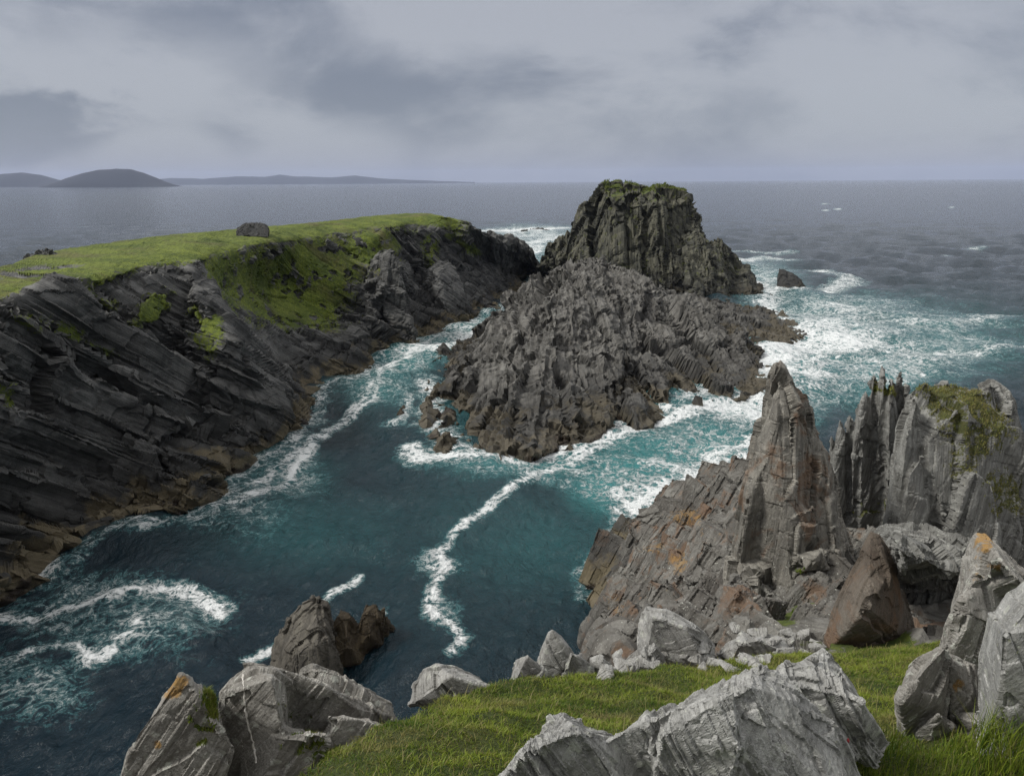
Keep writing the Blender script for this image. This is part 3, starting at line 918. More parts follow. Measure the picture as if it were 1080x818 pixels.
towr = rock('rock_tower', [
    block([(938, 500), (944, 450), (955, 415), (968, 404), (990, 402), (1015, 405), (1040, 407), (1060, 420), (1076, 450), (1090, 520), (1090, 600), (960, 600), (932, 560)], 28, 5.0, extra=[(975, 470, 25.6), (1000, 560, 24.6)]),
    block([(930, 560), (940, 500), (955, 440), (966, 420), (975, 470), (985, 540), (985, 610), (935, 610)], 26.0, 1.6),
    block([(985, 470), (1010, 450), (1060, 480), (1090, 560), (1090, 640), (980, 620)], 26.5, 3.0),
    block([(1030, 408), (1045, 404), (1062, 415), (1072, 440), (1050, 460), (1030, 440)], 29, 1.6),
    block([(958, 440), (966, 412), (974, 400), (982, 408), (990, 450), (980, 500), (955, 500)], 27.2, 1.6, front=.9),
    block([(984, 430), (992, 399), (1006, 401), (1016, 440), (1010, 480), (985, 480)], 28.6, 1.6, front=.9),
    block([(1030, 440), (1040, 402), (1052, 405), (1060, 450), (1050, 500), (1028, 490)], 27.8, 1.6, front=.9),
    block([(1052, 450), (1062, 418), (1074, 430), (1084, 490), (1080, 540), (1055, 530)], 27.0, 1.6, front=.9),
    block([(945, 560), (958, 500), (972, 480), (982, 540), (975, 612), (948, 612)], 25.2, 1.2, front=.9),
    block([(1000, 560), (1020, 500), (1046, 510), (1060, 580), (1040, 625), (1000, 620)], 25.0, 1.6, front=.88),
    block([(1060, 470), (1130, 460), (1200, 520), (1240, 640), (1060, 640)], 29, 4.0),
], .05, m_tow, [dict(d_, warp=.07) for d_ in LB(FR_TOW, 1.2, .62, 121, (4, 2.0, 1.0))], 'massive grey rock tower with vertical slabs and mossy turf over its top', 'rock tower',
    grass=gpatch([(1000, 415, 50, 12, 8, 1.0), (1030, 450, 50, 36, 25, .75), (1010, 430, 44, 22, 15, .85), (1062, 520, 34, 36, 0, .6), (1015, 490, 22, 30, 0, .55), (992, 402, 14, 6, 0, 1)]))
spir = rock('rock_spires', [
    block([(x_ - 8, 585), (x_ - 8, ty_ + 60), (x_ - 4, ty_ + 18), (x_, ty_), (x_ + 3, ty_ + 6), (x_ + 8, ty_ + 45), (x_ + 11, 585)], 34.5 - .35 * (k_ % 3) - .008 * (x_ - 860), 2.0 - .3 * (k_ % 2), front=.9)
    for k_, (x_, ty_) in enumerate([(868, 478), (877, 458), (886, 444), (896, 437), (905, 424), (913, 412), (921, 394), (930, 384), (940, 398), (948, 391), (956, 403)])
], .055, m_tow, [dict(d_, warp=.07) for d_ in LB(FR_TOW, 1.1, .5, 125, (4, 1.6, .8))], 'cluster of thin blade like rock spires between the needle and the mossy tower', 'rock spires',
    grass=gpatch([(932, 412, 16, 8, 20, .9), (915, 540, 18, 12, 0, .9), (935, 530, 12, 12, 0, 1)]))
rock('boulder', [block([(868, 672), (885, 625), (905, 585), (918, 560), (928, 563), (945, 595), (958, 640), (966, 690), (950, 700), (870, 690)], 14, 1.7, extra=[(915, 640, 12.9)])],
     .022, m_bro, LB(FR_TOW, .9, .28, 131), 'rust brown triangular boulder standing on edge beside the dark cleft', 'boulder')
rock('boulder', [block([(925, 575), (938, 556), (985, 560), (1022, 575), (1030, 610), (1000, 618), (940, 614)], 16.0, 8.0, back=1.1), block([(940, 600), (1030, 600), (1040, 700), (930, 700)], 21.0, 3.0)],
     .03, m_tow, LB(FR_TOW, .8, .55, 135), 'grey roof boulder with pale layered lip bridging the dark cleft', 'boulder')
rock('boulder', [
    block([(1018, 590), (1030, 566), (1038, 565), (1050, 580), (1066, 590), (1100, 620), (1110, 700), (1005, 690), (1005, 640)], 9, 1.7),
    block([(985, 690), (1005, 640), (1030, 600), (1060, 640), (1050, 720), (985, 720)], 8.4, 1.2),
], .014, m_fgo, LB(FR_TOW, .6, .28, 141), 'tall pointed grey rock with orange lichen at the right edge', 'boulder', lichen=gpatch([(1036, 572, 14, 12, 0, 1), (1050, 598, 8, 7, 0, .9), (1030, 600, 12, 20, 0, .5)]), grass=lambda V, N: np.zeros(len(V)))
rock('boulder', [
    block([(950, 738), (963, 702), (996, 687), (1003, 740), (998, 800), (965, 835), (947, 778)], 5.6, 1.0, front=.93),
    block([(999, 688), (1030, 700), (1042, 750), (1040, 835), (1004, 835), (1006, 740)], 5.66, 1.0, front=.93),
    block([(962, 768), (990, 756), (1012, 772), (1016, 840), (960, 840)], 5.38, .6, front=.93),
    block([(1014, 760), (1034, 752), (1048, 790), (1046, 840), (1016, 840)], 5.45, .6, front=.93),
], .009, m_fgo, LB(FR_FGB, .5, .12, 145), 'squat pinkish grey block with an orange patch under the right edge rock', 'boulder', lichen=gpatch([(1010, 722, 9, 8, 0, 1)]), grass=lambda V, N: np.zeros(len(V)))
rock('boulder', [
    block([(1028, 700), (1042, 645), (1066, 618), (1120, 600), (1180, 640), (1180, 830), (1080, 860), (1028, 840)], 4.9, 1.4, front=.92),
], .009, m_fgl, LB(FR_FG, .55, .17, 148), 'pale rounded rock with white lichen speckle filling the right edge', 'boulder')

# ---- rocks along the turf edge and in front
rock('boulder', [
    block([(592, 752), (560, 785), (520, 830), (540, 870), (690, 870), (690, 800), (650, 775), (612, 764)], 3.2, .9, front=.9),
    block([(640, 782), (690, 760), (716, 747), (740, 729), (786, 714), (795, 702), (806, 697), (830, 712), (870, 760), (915, 825), (900, 880), (650, 880)], 3.35, 1.0, front=.9),
    block([(690, 775), (716, 752), (742, 733), (770, 735), (790, 790), (770, 860), (680, 860)], 3.0, .6, front=.95),
], .0052, m_fgl, LB(FR_FG, .32, .11, 151, (3.0, .8, .32)), 'large pale grey slab with white and yellow lichen in the near foreground', 'boulder')
rock('boulder', [block([(815, 715), (830, 703), (850, 695), (870, 686), (884, 699), (908, 740), (938, 783), (925, 810), (870, 790)], 4.2, .9, front=.9)], .0065, m_fgl,
     LB(FR_FG, .4, .11, 155, (3.0, .8, .32)), 'grey wedge shaped rock leaning behind the large foreground slab', 'boulder')
outc = rock('rock_outcrop', [
    block([(120, 830), (150, 775), (172, 738), (190, 716), (212, 722), (228, 735), (240, 790), (230, 850), (120, 850)], 6.2, 1.2, front=.93),
    block([(232, 730), (244, 715), (262, 702), (290, 705), (308, 718), (312, 770), (305, 850), (225, 850)], 6.6, 1.2, front=.93),
    block([(262, 702), (300, 708), (345, 725), (395, 745), (412, 755), (400, 790), (330, 800), (270, 780)], 7.0, 1.0, front=.93),
    block([(318, 706), (330, 702), (352, 708), (368, 722), (398, 742), (414, 740), (420, 762), (395, 785), (345, 775), (325, 745)], 7.4, .9, front=.93),
    block([(335, 790), (350, 758), (380, 755), (418, 768), (400, 785), (345, 805)], 6.4, .7, front=.93),
    block([(258, 775), (300, 760), (345, 772), (356, 800), (350, 880), (240, 880)], 6.35, .9, front=.9),
    block([(325, 830), (345, 795), (372, 782), (378, 790), (350, 825)], 5.8, .5, front=.93),
], .0105, m_fgo, LB(FR_FGB, .55, .17, 161, (3.0, 1.2, .6)), 'jagged pale outcrop with orange lichen tip and a white quartz vein at lower left', 'rock outcrop',
    grass=gpatch([(215, 760, 16, 28, 10, 1), (330, 750, 30, 9, -8, 1.1), (205, 768, 12, 16, 0, 1), (318, 785, 26, 12, 0, 1.1), (345, 800, 20, 14, 0, 1), (222, 735, 14, 8, 0, .9), (290, 742, 20, 6, 0, .5)]),
    lichen=gpatch([(182, 727, 14, 11, -40, 1.0), (192, 718, 9, 7, 0, .9), (166, 786, 5, 7, 0, .8), (345, 712, 8, 4, 0, .5)]))
vein(outc, [(256, 702), (257, 722), (259, 745), (262, 765), (267, 782), (271, 806)], 1.5, .8, m_quartz)
rock('boulder', [block([(428, 745), (433, 722), (445, 706), (462, 700), (480, 704), (505, 715), (528, 726), (500, 740), (470, 752)], 8.0, .8, front=.85)], .011, m_fg,
     LB(FR_FG, .45, 0.16, 171), 'low pale boulder on the turf edge nearest the dark water, left of centre', 'boulder')
for (ol, Y, th, lb, sd) in [
    ([(536, 722), (545, 695), (556, 690), (575, 708), (570, 726)], 8.9, .5, 'small grey rock at the left end of the turf edge group', 181),
    ([(566, 715), (572, 690), (582, 667), (590, 672), (602, 690), (598, 718)], 9.1, .5, 'pointed pale rock standing highest in the turf edge group', 182),
    ([(592, 718), (602, 688), (612, 690), (628, 702), (630, 722)], 9.0, .5, 'blocky rock right of the pointed rock on the turf edge', 183),
    ([(618, 718), (622, 693), (634, 692), (655, 712), (652, 722)], 9.1, .5, 'slanting slab closing the right end of the turf edge group', 184)]:
    rock('boulder', [block(ol, Y, th, front=.88)], .0115, m_fg, LB(FR_FG, .4, 0.13, sd), lb, 'boulder', group='rocks along the turf edge')
rock('boulder', [block([(672, 705), (674, 660), (682, 641), (705, 645), (730, 662), (752, 682), (748, 702), (700, 712)], 12.3, 1.4)], .018, m_fg,
     LB(FR_FG, .7, 0.24, 175), 'broad pale grey slab resting on the slope left of the needle foot', 'boulder')
rock('boulder', [block([(660, 705), (668, 690), (690, 680), (700, 700), (690, 715), (650, 718)], 11.5, .8)], .018, m_fg,
     LB(FR_FG, .6, .3, 176), 'flat broken slab at the left foot of the broad pale slab', 'boulder')
rock('boulder', [block([(752, 690), (765, 675), (800, 665), (830, 672), (850, 690), (838, 702), (760, 704)], 12.5, 1.3)], .018, m_fg,
     LB(FR_FG, .7, 0.24, 177), 'low pale ledge stone just below the needle foot', 'boulder')
rock('boulder', [block([(814, 690), (818, 682), (840, 682), (842, 692)], 11.6, .5)], .015, m_fg,
     LB(FR_FG, .5, .15, 178), 'small flat pale slab lying in front of the ledge stone', 'boulder')

# loose stones between the turf edge and the foot of the needle
dg = bpy.context.evaluated_depsgraph_get()
dg.update()
proto = None
for k, (sx, sy) in enumerate([(690, 700), (704, 694), (716, 702), (722, 692), (735, 697), (743, 704), (757, 700), (770, 705), (782, 699), (795, 703), (806, 696), (848, 688), (856, 696), (845, 672),
                              (830, 668), (800, 668), (786, 676), (660, 706), (668, 700), (640, 712), (655, 690), (862, 682), (740, 684), (775, 662), (815, 676)]):
    d = Vector(ray(sx, sy)).normalized()
    ok_, loc, nrm, fi, ob_h, mx_ = S.ray_cast(dg, Vector((0, 0, EYE)), d)
    if not ok_ or (loc - Vector((0, 0, EYE))).length > 40: continue
    if proto is None:
        r_ = random.Random(5)
        pts = [np.array([r_.uniform(-1, 1), r_.uniform(-.7, .7), r_.uniform(-.35, .45)]) * .5 + np.array([0, 14, 20]) for _ in range(16)]
        proto = rock('loose_stone', [pts], .022, m_fg, LB(FR_FG, .3, .12, 191), 'small pale angular stone lying loose between the turf edge and the needle', 'stone', 'loose stones below the needle')
        st_o = proto
    else:
        st_o = proto.copy()
        COL.objects.link(st_o)
    sc_ = (loc.y / 16) * rng.uniform(.32, .85)
    st_o.scale = (sc_ * rng.uniform(.7, 1.2), sc_, sc_ * rng.uniform(.7, 1.1))
    st_o.rotation_euler = (rng.normal(0, .25), rng.normal(0, .25), rng.uniform(0, 6.28))
    st_o.location = loc - Vector((0, 0, .12 * sc_))

# ------------------------------------------------------------------ sea
nc = 900
ang = np.concatenate([np.linspace(-180, -46, 40, endpoint=False), np.linspace(-46, 46, nc), np.linspace(46, 180, 40)[1:]])
t0 = np.linspace(1250, 193.4, 820)
rad = []
for y in t0:
    d = ray(540, y)
    rad.append(EYE * math.hypot(d[0], d[1]) / -d[2])
rad = np.array([10, 14, 17] + [r for r in rad if r > 19] )
rad = np.concatenate([rad, np.geomspace(rad[-1] * 1.1, 27500, 30)])
Rr, An = np.meshgrid(rad, np.radians(ang), indexing='ij')
X, Yy = (Rr * np.sin(An)).ravel(), (Rr * np.cos(An)).ravel()
P0 = np.stack([X, Yy, 0 * X], 1)
px, py, zc = proj(P0)
px = np.where(zc > 1, px, -9999)
dist = np.hypot(X, Yy)
# --- where the foam lies
SHORE = [  # waterlines (px, py) with strength and width in metres
    ([(0, 640), (56, 611), (141, 567), (157, 575), (214, 558), (247, 521), (270, 492), (298, 481), (332, 447), (341, 420), (385, 407), (400, 381), (437, 374), (474, 355), (500, 342), (530, 333), (540, 317), (561, 297)], .62, 1.5),
    ([(453, 415), (456, 460), (478, 482), (520, 492), (560, 486), (620, 466), (700, 441), (742, 421), (803, 412)], .9, 2.1),
    ([(803, 412), (798, 385), (845, 360)], 1.0, 4),
    ([(845, 360), (812, 335), (812, 317), (785, 300)], .95, 4.5),
    ([(634, 640), (632, 605), (655, 577), (690, 547), (790, 508)], .85, 1.7),
    ([(818, 311), (836, 315), (853, 309)], .9, 3),
    ([(286, 718), (320, 735), (358, 708), (400, 680), (404, 650)], .42, .7),
    ([(410, 454), (424, 453), (434, 424)], .65, 1.0),
]
LINES = [  # drifting foam streaks: pixels, strength, half width m
    ([(0, 660), (60, 655), (120, 640), (165, 632), (205, 632), (232, 648)], .85, 1.1),
    ([(165, 632), (205, 640), (235, 655)], .9, 1.1), ([(80, 690), (105, 705), (130, 685), (150, 668)], .85, 1.0), ([(0, 712), (30, 700), (60, 690)], .62, .8),
    ([(280, 690), (262, 700), (300, 680), (345, 640), (378, 618)], .75, .6), ([(350, 632), (380, 615)], .7, .5),
    ([(270, 520), (300, 495), (330, 470), (350, 455), (385, 430), (400, 412)], .68, 1.2), ([(300, 520), (318, 490), (330, 475)], .9, 1.2), ([(250, 545), (300, 520)], .5, 1.6),
    ([(345, 455), (372, 445), (395, 430), (402, 410), (402, 395)], .7, 1.1), ([(410, 400), (440, 375), (470, 372), (520, 350)], .85, 2.0),
    ([(425, 385), (455, 372), (500, 362)], .8, 2.0), ([(480, 350), (520, 345)], .9, 2.0),
    ([(620, 480), (580, 505), (540, 530), (510, 550), (480, 572), (465, 592), (470, 610), (458, 630), (455, 655), (475, 668), (490, 682), (478, 700)], .78, .8),
    ([(655, 465), (600, 500), (560, 515)], .7, 1.2), ([(600, 520), (620, 500), (615, 525)], .5, 1.2),
    ([(430, 480), (440, 495), (480, 497), (530, 500)], .95, 1.8), ([(530, 497), (570, 490), (620, 475), (690, 455), (760, 435), (800, 425)], .95, 2.6),
    ([(650, 530), (670, 545), (700, 530), (760, 505), (795, 490)], .9, 2.2), ([(650, 545), (658, 575), (640, 600)], .75, 1.2), ([(690, 500), (730, 510), (790, 470)], .75, 2.5),
    ([(505, 245), (540, 243.5), (590, 241.5)], 1.0, 16), ([(540, 262), (570, 256), (590, 252)], .8, 8), ([(545, 275), (570, 262)], .75, 6),
    ([(780, 280), (800, 276), (830, 278)], .8, 7), ([(860, 290), (900, 300), (870, 310)], .7, 6), ([(780, 268), (830, 270)], .55, 6),
    ([(826, 222.3), (830, 222.2)], 1.0, 5), ([(870, 222), (885, 220.5)], .8, 5), ([(870, 215), (890, 214)], .5, 7), ([(1020, 266), (1035, 264)], .7, 3), ([(1000, 219), (1012, 218)], .55, 5),
    ([(880, 360), (900, 370), (960, 385), (1000, 375)], .65, 4), ([(1000, 385), (1040, 380), (1080, 378)], .62, 4), ([(920, 345), (1000, 350), (1060, 340)], .5, 4),
]


def seg_dist(px_list):
    W = np.array([atz(a, b, 0)[:2] for a, b in px_list])
    best = np.full(len(X), 1e9, F32)
    for a, b in zip(W[:-1], W[1:]):
        d = b - a
        L2 = (d * d).sum() + 1e-9
        t = np.clip(((X - a[0]) * d[0] + (Yy - a[1]) * d[1]) / L2, 0, 1)
        best = np.minimum(best, np.hypot(X - a[0] - t * d[0], Yy - a[1] - t * d[1]))
    return best


wob = fbm(P0 / 9, 3, 61) * 1.0
wob2 = fbm(P0 / 2.6, 3, 62)
foam = np.zeros(len(X))
for pl, s_, w in SHORE:
    d = seg_dist(pl)
    w = w * .75
    foam = np.maximum(foam, np.clip(.82 + .75 * wob2, .3, 1.1) * .86 * s_ * np.exp(-(np.maximum(d - .15 * w, 0) / (w * np.clip(1 + 1.0 * wob + .5 * wob2, .15, 3)))**1.5))
for pl, s_, w in LINES:
    w = w * .72
    d = seg_dist(pl) + np.abs(wob) * w * .5 + np.maximum(wob2, -.3) * w * .7
    foam = np.maximum(foam, s_ * np.exp(-(np.maximum(d, 0) / w)**2))
teal = np.zeros(len(X))
for (cx, cy, rx, ry, f_, t_l) in [(830, 392, 72, 38, .98, .9), (885, 360, 60, 24, .92, .8), (790, 440, 58, 18, .88, 1.0), (880, 330, 80, 14, .6, .5), (930, 400, 70, 30, .5, .7),
                                  (800, 300, 40, 18, .66, .5), (700, 500, 90, 45, .36, 1.0), (745, 480, 60, 28, .46, 1.0), (640, 525, 40, 30, .3, 1.0), (690, 530, 50, 22, .68, .9),
                                  (450, 372, 60, 18, .62, .9), (500, 355, 40, 14, .68, .8), (400, 410, 40, 25, .45, .6), (435, 395, 22, 14, .4, .9),
                                  (960, 370, 130, 40, .42, .5), (560, 248, 50, 10, .7, .2), (470, 495, 40, 10, .7, .5), (300, 510, 50, 30, .42, .4),
                                  (560, 500, 80, 20, .5, .8), (570, 580, 150, 60, .05, .25), (330, 570, 120, 40, .05, .22), (120, 660, 110, 40, .40, 0), (255, 560, 60, 30, .2, .1), (560, 265, 30, 16, .5, .4),
                                  (650, 440, 200, 40, .1, .4), (40, 740, 60, 40, .3, 0), (540, 560, 190, 130, 0, .11), (462, 604, 26, 13, .48, .1), (470, 655, 22, 16, .38, .1)]:
    e = np.exp(-((px - cx) / rx)**2 - ((py - cy) / ry)**2)
    foam = np.maximum(foam, foam * .5 + .78 * f_ * e * (1 + .9 * wob))
    teal = np.maximum(teal, t_l * e)
foam = np.clip(foam, 0, 1)
teal = np.clip(teal * (1 + .5 * wob), 0, 1)
# --- waves
spacing = np.maximum(dist * dist / EYE / FPX * 1.3, dist * .0018)
zw = np.zeros(len(X))
shel = 1 - .5 * np.exp(-((X + 12) / 45)**2 - ((Yy - 50) / 65)**2)        # the bay is sheltered
shel = np.where(dist > 5000, 0, shel)
for k in range(46):
    lam = 1.1 * (1.085 ** k) * (1 + .15 * rng.random())
    th = math.radians(205 + 75 * rng.standard_normal() * .5)
    a = .0155 * lam ** .86
    fade = np.clip((lam / (2.2 * spacing)) - .5, 0, 1)
    ph = rng.random() * 6.28
    kx, ky = math.cos(th) * 2 * math.pi / lam, math.sin(th) * 2 * math.pi / lam
    s = np.sin(kx * X + ky * Yy + ph + 1.5 * wob)
    zw += a * fade * (1 - 2 * np.abs(s * .5) ** 1.3 if k % 2 else s)
zw *= shel
zw += foam * .12
ang_n, rad_n = len(ang), len(rad)
Fq = grid_faces(rad_n, ang_n)
m_water, t, b = new_mat('sea_water')
fa = t.node('ShaderNodeAttribute', attribute_name='foam').outputs['Fac']
te = t.node('ShaderNodeAttribute', attribute_name='teal').outputs['Fac']
pos = t.node('ShaderNodeNewGeometry').outputs['Position']
pd = t.node('ShaderNodeVectorMath', operation='LENGTH', inp={0: pos}).outputs['Value']
n1 = t.noise(pos, .8, 8, .68, .9)
n2 = t.noise(pos, 2.6, 6, .65, .6)
vw = t.node('ShaderNodeMix', data_type='RGBA', blend_type='ADD', inp={0: .7, 6: pos, 7: t.noise(pos, .9, 4, .6, 0, 1)}).outputs[2]
ve = t.vor(vw, .85, 'DISTANCE_TO_EDGE')
lace = t.rng(ve, .0, .25, .16, -.10)
rid1 = t.rng(t.math('ABSOLUTE', t.math('SUBTRACT', n1, .5)), 0, .13, .38, -.30, False)
rid2 = t.rng(t.math('ABSOLUTE', t.math('SUBTRACT', n2, .5)), 0, .14, .22, -.20, False)
n0 = t.noise(pos, .33, 5, .6, .5)
fsum = t.math('ADD', t.math('ADD', fa, lace), t.math('ADD', t.math('ADD', rid1, rid2), t.rng(n0, .25, .75, -.30, .30, False)))
fsum = t.math('SUBTRACT', fsum, t.rng(fa, .0, .22, .6, 0))
wc = t.noise(t.mapping(pos, (0, 0, 15), (.45, 1.0, 1)), .10, 6, .62, .4)
wc = t.math('MULTIPLY', t.rng(wc, .685, .76), t.rng(pd, 150, 420, 0, .95))
fsum = t.math('MAXIMUM', fsum, wc)
n3 = t.noise(pos, 7, 5, .7)
fm = t.math('MULTIPLY', t.rng(fsum, .46, 1.10), t.rng(n3, .25, .62, .62, 1.0))
body = t.mix(te, (.0050, .0150, .0228), (.028, .175, .175))
col = t.mix(t.rng(fsum, .05, .65, 0, .5), body, (.085, .23, .24))
col = t.mix(fm, col, (.80, .82, .82))
t.l.new(col, b.inputs['Base Color'])
t.l.new(t.rng(fm, 0, 1, .10, .75), b.inputs['Roughness'])
b.inputs['IOR'].default_value = 1.333
r1 = t.noise(t.mapping(pos, (0, 0, 25), (1.0, .55, 1)), 1.3, 6, .62, .3)
r2 = t.noise(t.mapping(pos, (0, 0, -15), (1.0, .6, 1)), .35, 5, .6, .2)
hh = t.math('ADD', t.math('MULTIPLY', r1, .75), t.math('MULTIPLY', r2, 1.0))
hh = t.math('ADD', hh, t.math('MULTIPLY', fm, .15))
r3 = t.noise(t.mapping(pos, (0, 0, 20), (.5, 1.0, 1)), .09, 5, .62, .3)
hh = t.math('ADD', hh, t.math('MULTIPLY', r3, t.rng(pd, 120, 500, 0, 3.2, False)))
st = t.rng(pd, 60, 1500, 1.0, .8, False)
bp = t.node('ShaderNodeBump', inp={'Strength': st, 'Distance': .8, 'Height': hh})
t.l.new(bp.outputs[0], b.inputs['Normal'])
o = np_mesh('water', np.stack([X, Yy, zw], 1), Fq, m_water, attrs={'foam': foam, 'teal': teal})
tag(o, kind='structure')

# ------------------------------------------------------------------ grass
def blades(name, P, h, w, lean, tint, dry, parent=None):
    n = len(P)
    a = rng.random(n) * 6.283
    side = np.stack([np.cos(a), np.sin(a), 0 * a], 1) * (w / 2)[:, None]
    b2 = rng.random(n) * 6.283
    ln = np.stack([np.cos(b2), np.sin(b2), 0 * b2], 1) * (lean * h)[:, None] + np.array([.10, -.04, 0]) * h[:, None]
    up = np.stack([0 * h, 0 * h, h], 1)
    v = np.stack([P - side, P + side, P + side * .75 + up * .55 + ln * .35, P - side * .75 + up * .55 + ln * .35,
                  P + up * .95 + ln + side * .12, P + up * .95 + ln - side * .12], 1)
    i = np.arange(n)[:, None] * 6
    f = np.concatenate([i + [0, 1, 2, 3], i + [3, 2, 4, 5]], 0)
    return np_mesh(name, v.reshape(-1, 3), f, m_grass, attrs={'tint': np.repeat(tint, 6), 'dry': np.repeat(dry, 6)}, parent=parent)


n = 800000
x = rng.uniform(-4.5, 11, n)
y = 2.2 + 9 * rng.random(n) ** .8
z, ed = ground_z(x, y)
P = np.stack([x, y, z], 1)
qx, qy, zc = proj(P)
clump = fbm(P / .35, 3, 71)
keep = (ed + .25 * clump < 0.0) & (qx > -300) & (qx < 1700) & (qy < 960) & (qy > 600)
keep &= ((qx > -40) & (qx < 1120)) | (rng.random(n) < .4)
keep &= rng.random(n) < np.clip(.75 + .5 * clump, .25, 1)
P, clump = P[keep], clump[keep]
lf = fbm(P / 1.1, 3, 73)
h = (.018 + .034 * rng.random(len(P)) ** 1.6) * (1 + .6 * clump + .4 * lf)
mf = fbm(P / .45, 3, 75)
tn = np.clip(.5 + .8 * lf + .6 * mf + .3 * clump + .22 * rng.standard_normal(len(P)), 0, 1)
dry = np.clip((rng.random(len(P)) < .14) * .8 + 1.9 * np.clip(fbm(P / .7, 4, 79) - .05, 0, 1), 0, .85)
st_ = rng.random(len(P)) < .018
h = np.where(st_, h * 2.3, h)
dry = np.where(st_, .85, dry)
o = blades('grass', P, h, .004 + .005 * rng.random(len(P)), .3 + 1.2 * rng.random(len(P)), tn, dry)
tag(o, kind='stuff')


def turf(ob, n, hh, wd, thr=.5, name='grass_patch', dr=0.0):
    V = get_co(ob.data).astype(float) + np.array(ob.location)
    g = np.empty(len(V), F32)
    ob.data.attributes['grass'].data.foreach_get('value', g)
    ok = np.where(g > thr)[0]
    if len(ok) == 0: return
    i = rng.choice(ok, n)
    P = V[i] + rng.normal(0, hh * .15, (n, 3)) - np.array([0, 0, hh * .1])
    c = fbm(P / (hh * 5), 3, 93)
    blades(name, P, np.clip(hh * (.5 + .7 * rng.random(n)) * (1 + .6 * c), hh * .2, hh * 2), np.full(n, wd), rng.random(n), np.clip(.4 + .5 * c + .2 * rng.standard_normal(n), 0, 1),
           np.clip(dr * (.5 + rng.random(n)) + (rng.random(n) < .2) * .7 + .6 * np.clip(c, 0, 1), 0, .85), ob)


def tuft(px, py, Y, r, n, hh, label=None, cat='grass tuft', group=None, parent=None, name='grass_tuft', wide=.006):
    c = aty(px, py, Y)
    a, rr = rng.random(n) * 6.283, r * np.sqrt(rng.random(n))
    P = np.stack([c[0] + rr * np.cos(a), c[1] + rr * np.sin(a), np.full(n, c[2])], 1)
    o = blades(name, P, hh * (.5 + .6 * rng.random(n)), np.full(n, wide), .6 * rng.random(n), np.clip(.4 + .3 * rng.standard_normal(n), 0, 1), (rng.random(n) < .1) * .6, parent)
    tag(o, label, cat if label else None, group)


tuft(1062, 800, 4.3, .22, 420, .34, 'tall loose grass tuft at the lower right corner', group='tufts among the rocks')
tuft(1020, 806, 4.4, .2, 300, .16, 'short grass tuft left of the tall corner tuft', group='tufts among the rocks')
tuft(950, 806, 4.4, .3, 420, .12, 'low bright grass tuft below the wedge shaped rock', group='tufts among the rocks')

turf(outc, 12000, .045, .007)
turf(towr, 9000, .085, .028, .40, dr=.5)
turf(spir, 3000, .11, .03, dr=.3)
turf(pin, 2500, .10, .02)
tuft(810, 652, 21.0, .5, 260, .3, 'leafy green plant tuft left of two at the needle foot', group='tufts among the rocks', wide=.05)
tuft(843, 655, 20.6, .35, 180, .28, 'leafy green plant tuft right of two at the needle foot', group='tufts among the rocks', wide=.05)
# a red bud beside the big slab
bud = bpy.data.objects.new('flower', None)
bud.location = aty(894, 784, 3.3)
COL.objects.link(bud)
tag(bud, 'tiny red flower bud at the right edge of the big foreground slab', 'flower')


def revolve(name, prof, mat, parent, org):
    th = np.linspace(0, 2 * math.pi, 13)[:-1]
    V = np.array([[org[0] + r * math.cos(a), org[1] + r * math.sin(a), org[2] + z] for r, z in prof for a in th])
    k = len(th)
    Fq = [[i * k + j, i * k + (j + 1) % k, (i + 1) * k + (j + 1) % k, (i + 1) * k + j] for i in range(len(prof) - 1) for j in range(k)]
    return np_mesh(name, V, Fq, mat, parent=parent)


ob_ = np.array(bud.location)
revolve('stem', [(.002, -.06), (.002, -.02), (.0015, .012)], m_grass, bud, ob_)
revolve('petals', [(.0005, .004), (.005, .007), (.0075, .014), (.007, .022), (.004, .03), (.001, .034)], m_red, bud, ob_)

# tufts of turf over the rim of the stack
mw = np.array(stack.matrix_world.translation)
SV = get_co(stack.data) + np.array(stack.location)
SN = get_no(stack.data)
ix = np.where((SV[:, 2] > 27.2) & (SN[:, 2] > .35))[0]
if len(ix):
    ix = rng.choice(ix, min(5000, len(ix) * 3))
    Pq = SV[ix] + rng.normal(0, .1, (len(ix), 3))
    cl = fbm(Pq / 3, 2, 90)
    blades('grass_cap', Pq, np.clip(.28 + .5 * cl, .08, 1.0), np.full(len(Pq), .13), rng.random(len(Pq)) * .8, np.clip(.12 + .2 * rng.random(len(Pq)), 0, 1), rng.random(len(Pq)) * .4, stack)

# ------------------------------------------------------------------ air
me = bpy.data.meshes.new('haze')
bm = bmesh.new()
bmesh.ops.create_cube(bm, size=1)
for v in bm.verts:
    v.co = (v.co.x * 70000, v.co.y * 70000, -6 + (v.co.z + .5) * 500)
bm.to_mesh(me)
bm.free()
hz = bpy.data.objects.new('haze', me)
COL.objects.link(hz)
tag(hz, kind='stuff')
mh = bpy.data.materials.new('haze_air')
mh.use_nodes = True
mh.node_tree.nodes.clear()
ho = mh.node_tree.nodes.new('ShaderNodeOutputMaterial')
hv = mh.node_tree.nodes.new('ShaderNodeVolumePrincipled')
hv.inputs['Color'].default_value = (.62, .71, .96, 1)
hv.inputs['Density'].default_value = 3.6e-5
mh.node_tree.links.new(hv.outputs[0], ho.inputs['Volume'])
me.materials.append(mh)

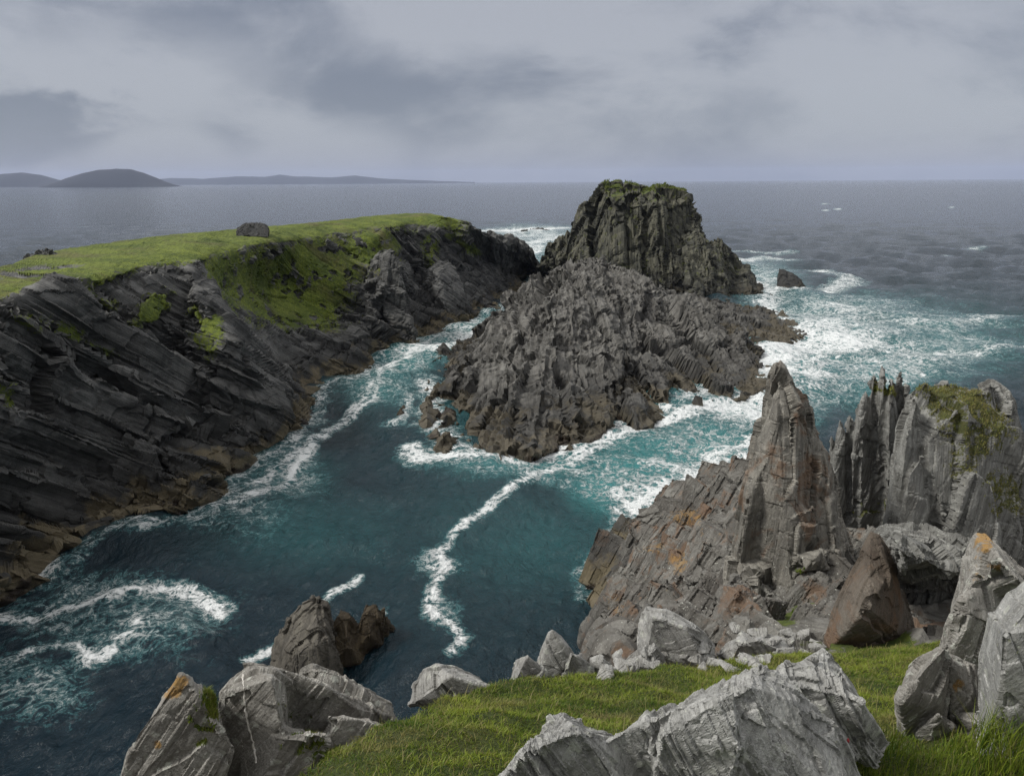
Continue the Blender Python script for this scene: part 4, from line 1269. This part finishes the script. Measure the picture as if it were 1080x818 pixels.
# ------------------------------------------------------------------ sky and sun
SUN_EL, SUN_AZ = 46.0, -103.0                  # azimuth clockwise from +Y (the view)
w = bpy.data.worlds.new('World')
S.world = w
w.use_nodes = True
t = NT(w)
for n_ in list(t.n): t.n.remove(n_)
out = t.node('ShaderNodeOutputWorld')
bg = t.node('ShaderNodeBackground', inp={'Strength': .1})
sky = t.node('ShaderNodeTexSky')
sky.sky_type = 'NISHITA'
sky.sun_disc = False
sky.sun_elevation = math.radians(SUN_EL)
sky.sun_rotation = math.radians(SUN_AZ)
g = t.node('ShaderNodeTexCoord').outputs['Generated']
sp = t.node('ShaderNodeSeparateXYZ', inp={0: g})
zz = t.math('MAXIMUM', sp.outputs[2], 0.0)
den = t.math('ADD', zz, .10)
cx_ = t.math('DIVIDE', sp.outputs[0], den)
cy_ = t.math('DIVIDE', sp.outputs[1], den)
cv = t.node('ShaderNodeCombineXYZ', inp={0: cx_, 1: cy_, 2: 0.0}).outputs[0]
cv2 = t.mapping(g, scale=(1, 1, 2.4))
c1 = t.noise(cv2, 3.2, 9, .60, .25)
c2 = t.noise(cv2, 1.3, 4, .5, .2)
cd = t.math('ADD', t.math('ADD', t.math('MULTIPLY', c1, .85), t.math('MULTIPLY', c2, .45)), -.15)


def sky_blob(px, py, r, amount, flat=2.6):
    d = ray(px, py)
    d = d / np.linalg.norm(d) * np.array([1, 1, flat])
    gv = t.mapping(g, scale=(1, 1, flat))
    dd = t.node('ShaderNodeVectorMath', operation='DISTANCE', inp={0: gv, 1: tuple(float(v) for v in d)}).outputs['Value']
    dd = t.math('ADD', dd, t.rng(c1, .2, .8, -.7 * r, .7 * r))
    return t.rng(dd, r * .4, r * 1.05, amount, 0)


for a in ((40, 140, .17, -.15), (-60, 120, .18, -.10), (255, 152, .09, -.06), (130, 88, .16, .07), (170, 168, .12, .19), (330, 168, .12, .13), (20, 178, .10, .08), (480, 25, .14, .05), (640, 65, .14, -.02),
          (520, 45, .10, -.03), (870, 40, .22, .04), (880, 165, .3, -.02), (300, 60, .18, -.03)):
    cd = t.math('ADD', cd, sky_blob(*a))
cloud = t.mix(t.rng(cd, .38, .62), (.86, .95, 1.18), (1.92, 1.98, 2.16))
hzc = t.mix(t.rng(zz, .0, .12), (1.35, 1.52, 1.82), cloud)
hzc = t.mix(.35, cloud, hzc)
br = t.rng(zz, .20, .75, 1.0, 1.9)
bc = t.node('ShaderNodeCombineXYZ', inp={0: br, 1: br, 2: br}).outputs[0]
cloud2 = t.mix(1.0, t.mix(t.rng(zz, .18, .5), hzc, (2.5, 2.45, 2.4)), bc, 'MULTIPLY')
fin = t.mix(.93, sky.outputs[0], cloud2)
t.l.new(fin, bg.inputs[0])
t.l.new(bg.outputs[0], out.inputs[0])

sl = bpy.data.lights.new('sun', 'SUN')
sl.energy = 1.5
sl.angle = math.radians(12)
sl.color = (1, .965, .91)
so = bpy.data.objects.new('sun', sl)
COL.objects.link(so)
el, az = math.radians(SUN_EL), math.radians(SUN_AZ)
dv = Vector((math.sin(az) * math.cos(el), math.cos(az) * math.cos(el), math.sin(el)))
so.rotation_euler = dv.to_track_quat('Z', 'Y').to_euler()

S.view_settings.view_transform = 'Standard'
S.view_settings.look = 'None'
S.view_settings.exposure = 1.08
S.view_settings.gamma = 1
S.cycles.volume_bounces = 0
S.cycles.max_bounces = 5
S.cycles.use_denoising = True
S.cycles.denoising_prefilter = 'NONE'
S.cycles.sample_clamp_direct = 6
S.cycles.sample_clamp_indirect = 4
